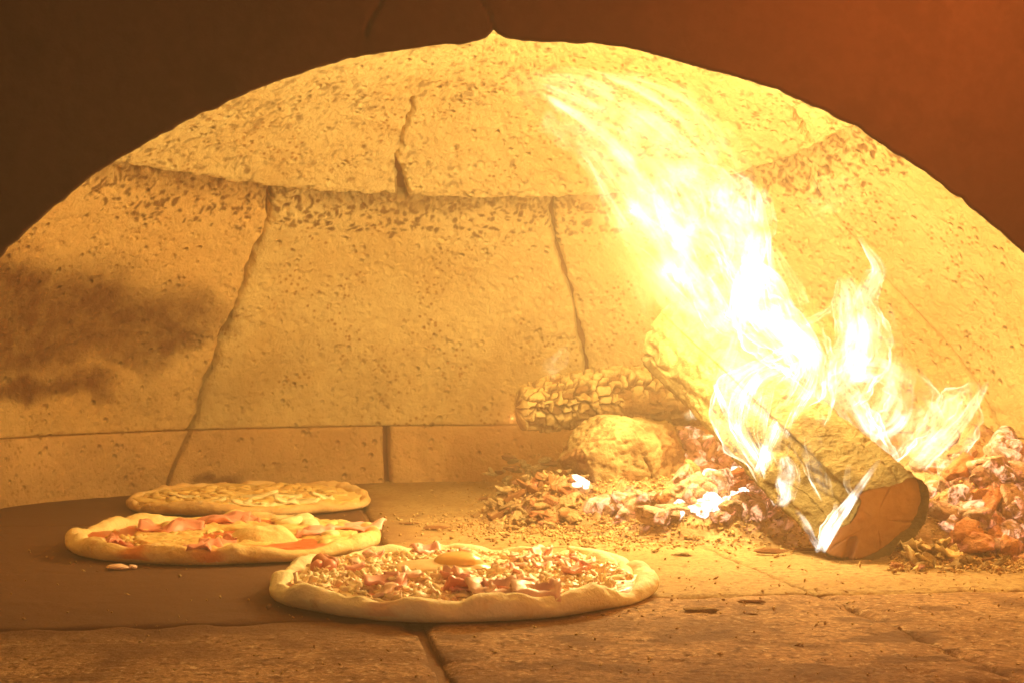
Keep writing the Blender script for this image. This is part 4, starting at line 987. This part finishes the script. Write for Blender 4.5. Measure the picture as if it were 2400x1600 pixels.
def tongue(root, pts, Y0, Y1, mat, seed, fade=(.06, .35), depth=.7, wob=.30, n=44, m=90, strength=1.0, strands=0):
    k = len(pts); Ys = np.linspace(Y0, Y1, k)
    path = np.array([P(x, y, Yy) for (x, y, r), Yy in zip(pts, Ys)]); rad = np.array([r * K * Yy / FPX for (x, y, r), Yy in zip(pts, Ys)])
    def one(path, rad, seed, n, m, wob):
        c, r, s, b, tg = tube(path, rad, n, 1, (0, 1, .01), m)
        t = np.linspace(0, 1, m)
        wv = np.stack([t * 3.2, t * 0 + seed, t * 0], -1)
        c = c + s * (r * .35 * fbm(wv * 1.3, 2, seed))[:, None] + b * (r * .35 * fbm(wv * 1.3 + 9, 2, seed))[:, None]
        a = np.linspace(0, 2 * np.pi, n, endpoint=False)
        T, A = np.meshgrid(t, a, indexing='ij')
        q = np.stack([T * 2.6 + seed, np.cos(A) * .8, np.sin(A) * .8], -1)
        dsp = 1 + wob * fbm(q * 1.2, 3, seed) * 1.6 + wob * .7 * fbm(q * np.array([3.5, 2.2, 2.2]), 3, seed + 3)
        R = r[:, None] * dsp
        p = c[:, None] + R[..., None] * (np.cos(A)[..., None] * s[:, None] + depth * np.sin(A)[..., None] * b[:, None])
        fd = sstep(0, fade[0], T) * sstep(0, fade[1], 1 - T) * strength
        return p.reshape(-1, 3), T.ravel(), (np.abs(A - np.pi) / np.pi).ravel() * 1.0, fd.ravel()
    if mat is M_core and max(p_[2] for p_ in pts) > 15: tongue(root, [(x, y, r * .95) for x, y, r in pts], Y0 - .006, Y1 - .006, M_sheet, seed + 200, fade, depth, wob * 1.5, n, m, .5 * strength, 0)
    Vs, al, ar, fd, Fs, sd, nn = [], [], [], [], [], [], 0
    jobs = [(path, rad, seed, n, m, wob)]
    rr = random.Random(seed)
    for j in range(strands):
        o1, o2 = rr.uniform(-.9, .9), rr.uniform(-.9, .9); sc = rr.uniform(.10, .24)
        c, r, s, b, tg = tube(path, rad, 8, 1, (0, 1, .01), k)
        i0 = 0; jobs.append((path + s * (rad * o1)[:, None] + b * (rad * o2 * depth)[:, None], np.maximum(rad * sc, .0012), seed + 50 + j, 12, 60, .3))
    for jb in jobs:
        V, A1, A2, f = one(*jb); Vs.append(V); al.append(A1); ar.append(A2); fd.append(f); sd.append(np.full(len(V), jb[2] * .37)); Fs.append(gridF(jb[4], jb[3], False, True) + nn); nn += len(V)
    o = obj('flame_tongue', np.concatenate(Vs) - np.array(root.location), np.concatenate(Fs), mat, root, True, {'along': np.concatenate(al), 'around': np.concatenate(ar), 'fade': np.concatenate(fd), 'seed': np.concatenate(sd)})
    return o
M_hot = flame_mat('flame_hot', (1.0, .96, .82), .46, 'core')
fl = thing('flame', 'tall main flame leaning left from the big log up the dome', 'flame', (.25, 1.48, .10))
tongue(fl, [(1870, 880, 26), (1840, 800, 45), (1790, 740, 60), (1730, 650, 70), (1680, 560, 78), (1610, 480, 88), (1520, 430, 85), (1430, 380, 70), (1340, 320, 45), (1240, 275, 18)], 1.42, 1.66, M_core, 1, strands=5, strength=.75, fade=(.06, .8))
tongue(fl, [(1690, 770, 22), (1620, 690, 40), (1550, 600, 46), (1490, 510, 52), (1435, 430, 46), (1375, 350, 38), (1300, 305, 26), (1215, 300, 8)], 1.50, 1.68, M_core, 2, strands=4, strength=.7, fade=(.06, .8))
tongue(fl, [(1730, 720, 28), (1660, 640, 40), (1600, 550, 46), (1560, 460, 46), (1520, 400, 36), (1480, 340, 18)], 1.48, 1.62, M_core, 3, strands=4, strength=.7, fade=(.06, .8))
tongue(fl, [(1720, 690, 22), (1712, 610, 40), (1712, 530, 52), (1690, 450, 52), (1660, 400, 30)], 1.46, 1.56, M_core, 4, strands=3, fade=(.06, .5), strength=.8)
tongue(fl, [(1725, 640, 16), (1745, 560, 28), (1757, 500, 24), (1745, 430, 8)], 1.47, 1.52, M_core, 5, strands=2, fade=(.1, .15))
tongue(fl, [(1870, 850, 30), (1848, 800, 32), (1825, 750, 28), (1800, 700, 28), (1775, 645, 24), (1728, 618, 24), (1698, 660, 20), (1688, 720, 14), (1680, 760, 8)], 1.42, 1.46, M_core, 6, wob=.2, fade=(.05, .2), strands=2, strength=1.2)
tongue(fl, [(1885, 870, 26), (1858, 815, 38), (1805, 775, 40), (1730, 735, 34), (1690, 700, 18)], 1.41, 1.45, M_core, 7, fade=(.05, .25), strands=3, strength=1.1)
tongue(fl, [(1760, 760, 18), (1735, 690, 22), (1765, 640, 14), (1800, 660, 12)], 1.43, 1.44, M_sheet, 8)
tongue(fl, [(1660, 760, 40), (1600, 690, 58), (1540, 600, 66), (1470, 500, 70), (1400, 400, 60), (1330, 330, 40)], 1.52, 1.70, M_veil, 9, strands=2)
tongue(fl, [(1560, 400, 36), (1565, 350, 26), (1560, 310, 14), (1575, 280, 5)], 1.6, 1.66, M_veil, 10)
tongue(fl, [(1480, 420, 60), (1400, 330, 70), (1310, 260, 62), (1220, 210, 42), (1150, 170, 14)], 1.62, 1.68, M_veil, 11, strands=3, fade=(.2, .5))
tongue(fl, [(1600, 390, 50), (1520, 300, 62), (1420, 230, 56), (1310, 190, 40), (1210, 180, 14)], 1.60, 1.66, M_veil, 12, strands=3, fade=(.2, .5))
tongue(fl, [(1700, 430, 40), (1640, 330, 50), (1560, 240, 44), (1450, 190, 26), (1380, 170, 10)], 1.58, 1.62, M_veil, 13, strands=2, fade=(.2, .5), strength=.7)
tongue(fl, [(1850, 700, 14), (1820, 640, 14), (1790, 590, 10), (1770, 560, 4)], 1.45, 1.5, M_veil, 14, strands=2)
tongue(fl, [(1850, 480, 34), (1905, 455, 44), (1960, 440, 32), (1990, 425, 10)], 1.60, 1.62, M_veil, 15, fade=(.3, .4))
tongue(fl, [(1780, 720, 40), (1700, 620, 80), (1620, 500, 110), (1520, 410, 110), (1400, 330, 80), (1290, 290, 40)], 1.50, 1.66, M_veil, 17, wob=.4, fade=(.15, .4), strength=1.3)
tongue(fl, [(1640, 760, 40), (1580, 660, 70), (1500, 540, 80), (1430, 440, 66), (1350, 360, 40)], 1.54, 1.70, M_veil, 18, wob=.4, fade=(.2, .4), strength=1.2)
tongue(fl, [(1490, 760, 10), (1475, 690, 20), (1450, 600, 26), (1400, 520, 22), (1360, 450, 12)], 1.60, 1.70, M_veil, 16, strength=.5, fade=(.3, .4))

fr = thing('flame', 'short bright flame right of the main flame, rising behind the log', 'flame', (.36, 1.45, .10))
tongue(fr, [(1900, 900, 22), (1938, 850, 48), (1958, 790, 46), (1955, 725, 42), (1948, 670, 30), (1940, 630, 10)], 1.44, 1.46, M_core, 21, strands=3, fade=(.05, .15), strength=1.25, wob=.2)
tongue(fr, [(1955, 830, 36), (1975, 770, 38), (1985, 700, 28), (2005, 650, 22), (2018, 620, 16), (1992, 575, 8), (1972, 540, 3)], 1.44, 1.47, M_core, 22, strands=2, fade=(.05, .25))
tongue(fr, [(1940, 900, 26), (1975, 950, 18), (2005, 990, 16), (2045, 975, 18), (2068, 935, 20), (2065, 885, 22), (2030, 855, 24), (1985, 850, 28), (1950, 840, 20)], 1.43, 1.45, M_hot, 23, wob=.2, fade=(.08, .08), strength=.55)
tongue(fr, [(1835, 752, 7), (1870, 735, 9), (1900, 715, 7), (1915, 690, 3)], 1.44, 1.44, M_core, 24)
tongue(fr, [(1905, 715, 4), (1930, 745, 6), (1955, 775, 8)], 1.44, 1.44, M_core, 25)
tongue(fr, [(2000, 1040, 14), (2020, 985, 40), (2050, 920, 58), (2060, 860, 40), (2070, 800, 14)], 1.47, 1.50, M_veil, 26, strands=3)
tongue(fr, [(2085, 1050, 26), (2125, 1000, 48), (2155, 950, 42), (2170, 900, 12)], 1.40, 1.43, M_veil, 27, strands=3)
tongue(fr, [(2112, 1070, 18), (2140, 1040, 20), (2180, 1000, 17), (2225, 945, 13), (2255, 900, 8), (2270, 870, 3)], 1.36, 1.39, M_core, 28, strands=3, strength=.6, wob=.25)
tongue(fr, [(2030, 780, 10), (2045, 730, 14), (2040, 690, 6)], 1.47, 1.48, M_veil, 29)

tongue(fl, [(1700, 770, 10), (1712, 715, 24), (1735, 660, 28), (1720, 610, 18), (1705, 570, 6)], 1.44, 1.48, M_hot, 90, fade=(.25, .3))
tongue(fl, [(1875, 870, 14), (1862, 820, 24), (1825, 780, 26), (1780, 735, 22), (1765, 680, 16), (1758, 640, 5)], 1.42, 1.45, M_hot, 91, fade=(.2, .3))
tongue(fl, [(1620, 600, 16), (1575, 540, 32), (1540, 480, 36), (1525, 430, 24), (1510, 400, 8)], 1.50, 1.58, M_hot, 92, fade=(.3, .35), strength=.42)
tongue(fl, [(1715, 560, 12), (1690, 500, 34), (1660, 450, 34), (1640, 415, 14)], 1.47, 1.52, M_hot, 93, fade=(.3, .3), strength=.42)
tongue(fr, [(1915, 895, 14), (1935, 850, 38), (1950, 800, 38), (1958, 745, 30), (1950, 700, 22), (1940, 650, 8)], 1.44, 1.46, M_hot, 94, fade=(.2, .3))
tongue(fr, [(1985, 700, 14), (2003, 655, 18), (2012, 625, 10), (1998, 585, 4)], 1.455, 1.47, M_hot, 95, fade=(.25, .3), strength=.7)
tongue(fl, [(1868, 885, 10), (1862, 850, 22), (1872, 815, 14)], 1.42, 1.43, M_hot, 96, fade=(.3, .3))

fc = thing('flame', 'veil of thin flame filaments over the left side of the big log', 'flame', (.22, 1.36, .04))
for k, (pts, a, b) in enumerate([
    ([(1762, 1118, 8), (1738, 1065, 10), (1702, 1005, 11), (1690, 950, 15), (1712, 890, 18), (1760, 855, 16), (1840, 840, 12)], 1.36, 1.40),
    ([(1745, 1050, 10), (1715, 985, 16), (1722, 920, 20), (1745, 870, 16), (1800, 850, 10)], 1.37, 1.40),
    ([(1772, 1112, 8), (1762, 1035, 9), (1785, 970, 9), (1835, 900, 10), (1862, 840, 10)], 1.35, 1.40),
    ([(1800, 1005, 8), (1828, 945, 11), (1862, 880, 11), (1872, 830, 9)], 1.35, 1.40),
    ([(1765, 1060, 6), (1750, 1000, 9), (1758, 940, 11), (1772, 880, 8)], 1.355, 1.39),
    ([(1700, 1000, 6), (1672, 950, 8), (1652, 910, 6), (1640, 880, 3)], 1.40, 1.42),
    ([(1735, 1085, 5), (1775, 1010, 7), (1800, 950, 7), (1825, 880, 6)], 1.35, 1.39),
    ([(1690, 990, 6), (1712, 940, 8), (1735, 880, 8), (1780, 850, 6)], 1.37, 1.40),
    ([(1785, 1160, 8), (1768, 1110, 9), (1752, 1050, 8), (1770, 990, 5)], 1.34, 1.37)]):
    tongue(fc, pts, a, b, M_sheet, 40 + k, strands=4, wob=.35, fade=(.05, .15), strength=1.25)
tongue(fc, [(1760, 1110, 18), (1735, 1020, 42), (1740, 940, 52), (1790, 870, 36), (1850, 840, 14)], 1.38, 1.42, M_veil, 55, strands=2)
tongue(fc, [(1690, 770, 10), (1670, 830, 14), (1660, 890, 12), (1668, 940, 6)], 1.44, 1.42, M_veil, 56)

tongue(fc, [(1775, 1120, 16), (1745, 1050, 40), (1720, 980, 58), (1740, 905, 60), (1800, 850, 44), (1850, 810, 16)], 1.355, 1.42, M_sheet, 57, wob=.5, fade=(.1, .2), strength=1.2)
tongue(fc, [(1800, 1090, 12), (1790, 1020, 36), (1815, 940, 44), (1850, 870, 34), (1868, 820, 12)], 1.345, 1.41, M_sheet, 58, wob=.5, fade=(.1, .2), strength=1.1)
tongue(fc, [(1820, 1100, 30), (1800, 1000, 70), (1790, 900, 80), (1840, 820, 50)], 1.37, 1.43, M_veil, 59, wob=.4, fade=(.2, .3), strength=2.0)
tongue(fc, [(1960, 1060, 14), (1930, 990, 36), (1905, 920, 40), (1890, 860, 24)], 1.36, 1.42, M_veil, 60, wob=.4, fade=(.2, .3), strength=2.0)
tongue(fc, [(2060, 1080, 14), (2010, 1020, 36), (1960, 950, 48), (1920, 880, 36), (1895, 830, 14)], 1.33, 1.42, M_sheet, 65, wob=.5, fade=(.15, .3), strength=.8)
tongue(fc, [(1900, 1150, 12), (1880, 1080, 34), (1880, 1000, 46), (1890, 920, 36), (1880, 850, 14)], 1.29, 1.40, M_sheet, 66, wob=.5, fade=(.15, .3), strength=.7)
tongue(fr, [(2010, 1060, 20), (2050, 1010, 44), (2085, 950, 60), (2095, 890, 50), (2080, 830, 22)], 1.43, 1.47, M_sheet, 30, wob=.5, fade=(.15, .4), strength=.55)
tongue(fr, [(2100, 1065, 16), (2140, 1015, 44), (2190, 960, 50), (2225, 910, 26), (2245, 870, 8)], 1.38, 1.41, M_sheet, 31, wob=.5, fade=(.1, .4), strength=.6)
tongue(fr, [(2090, 1070, 24), (2130, 1010, 60), (2170, 950, 66), (2180, 880, 36)], 1.42, 1.45, M_veil, 32, wob=.4, fade=(.15, .4), strength=1.5)
tongue(fr, [(1960, 960, 24), (2000, 900, 60), (2030, 830, 60), (2040, 760, 36), (2030, 700, 10)], 1.46, 1.49, M_veil, 33, wob=.4, fade=(.15, .4), strength=1.6)
tongue(fr, [(1930, 930, 20), (1960, 870, 52), (1985, 800, 50), (1975, 730, 34), (1960, 670, 10)], 1.43, 1.46, M_sheet, 34, wob=.5, fade=(.1, .3), strength=.8)
tongue(fl, [(1890, 900, 20), (1860, 840, 46), (1820, 790, 56), (1770, 740, 60), (1730, 690, 50), (1715, 640, 20)], 1.40, 1.45, M_sheet, 35, wob=.5, fade=(.1, .3), strength=.8)
tongue(fl, [(1700, 790, 20), (1650, 730, 44), (1610, 660, 50), (1580, 590, 44), (1540, 520, 20)], 1.49, 1.58, M_sheet, 36, wob=.5, fade=(.1, .4), strength=.6)
tongue(fl, [(1690, 800, 40), (1680, 740, 60), (1660, 680, 60), (1640, 620, 30)], 1.46, 1.50, M_veil, 37, wob=.4, fade=(.2, .4), strength=1.5)
fs = thing('flame', 'small white flame standing at the left foot of the big log', 'flame', (.23, 1.31, .01))
tongue(fs, [(1795, 1165, 14), (1802, 1120, 22), (1806, 1078, 22), (1800, 1045, 8)], 1.30, 1.31, M_hot, 61, fade=(.2, .12), wob=.2, strength=1.1)
tongue(fs, [(1815, 1150, 8), (1825, 1100, 12), (1820, 1060, 8)], 1.31, 1.32, M_sheet, 62)
fv = thing('flame', 'forked thin flame licking up beside the sawn end of the log', 'flame', (.28, 1.25, .005))
tongue(fv, [(1884, 1262, 9), (1868, 1238, 9), (1848, 1200, 8), (1828, 1168, 5)], 1.235, 1.26, M_hot, 71, fade=(.05, .3))
tongue(fv, [(1886, 1264, 10), (1905, 1225, 15), (1925, 1190, 15), (1955, 1150, 11), (1990, 1098, 7), (2025, 1050, 3)], 1.235, 1.26, M_hot, 72, strands=4, fade=(.05, .5))
tongue(fv, [(1888, 1260, 8), (1895, 1215, 12), (1915, 1180, 9), (1920, 1150, 3)], 1.245, 1.26, M_sheet, 73, strands=2, strength=1.3)
tongue(fv, [(1965, 1150, 4), (1945, 1110, 6), (1950, 1060, 3)], 1.26, 1.28, M_sheet, 74)
fw = thing('flame', 'pale wisp of flame at the right end of the charred log', 'flame', (.2, 1.75, .08))
tongue(fw, [(1590, 960, 6), (1600, 925, 22), (1580, 890, 24), (1545, 868, 10)], 1.74, 1.76, M_sheet, 81, strands=1, strength=.9)
tongue(fw, [(1570, 960, 10), (1615, 930, 18), (1590, 895, 16), (1560, 872, 6)], 1.73, 1.75, M_veil, 82)
fb = thing('flame', 'faint wisp of flame above the left end of the charred log', 'flame', (.05, 1.85, .15))
tongue(fb, [(1250, 860, 24), (1275, 835, 22), (1295, 805, 12), (1300, 780, 4)], 1.84, 1.86, M_veil, 83, fade=(.3, .5), strength=.8)

# ------------------------------------------------------------------ thin wood smoke that the fire lights up
t = NT('thin_smoke'); vol = t.n('ShaderNodeVolumePrincipled'); vol.inputs['Color'].default_value = (1.0, .71, .40, 1); vol.inputs['Density'].default_value = HAZE_D; vol.inputs['Anisotropy'].default_value = .2
t.l(vol.outputs[0], t.out.inputs['Volume'])
bx = [(-2.6, -1.2), (2.6, -1.2), (2.6, 3.2), (-2.6, 3.2)]
V = [(x, y, -1.1) for x, y in bx] + [(x, y, 2.6) for x, y in bx]
obj('haze', np.array(V), [(0, 3, 2, 1), (4, 5, 6, 7), (0, 1, 5, 4), (1, 2, 6, 5), (2, 3, 7, 6), (3, 0, 4, 7)], t.m, None, False, None, 'stuff')
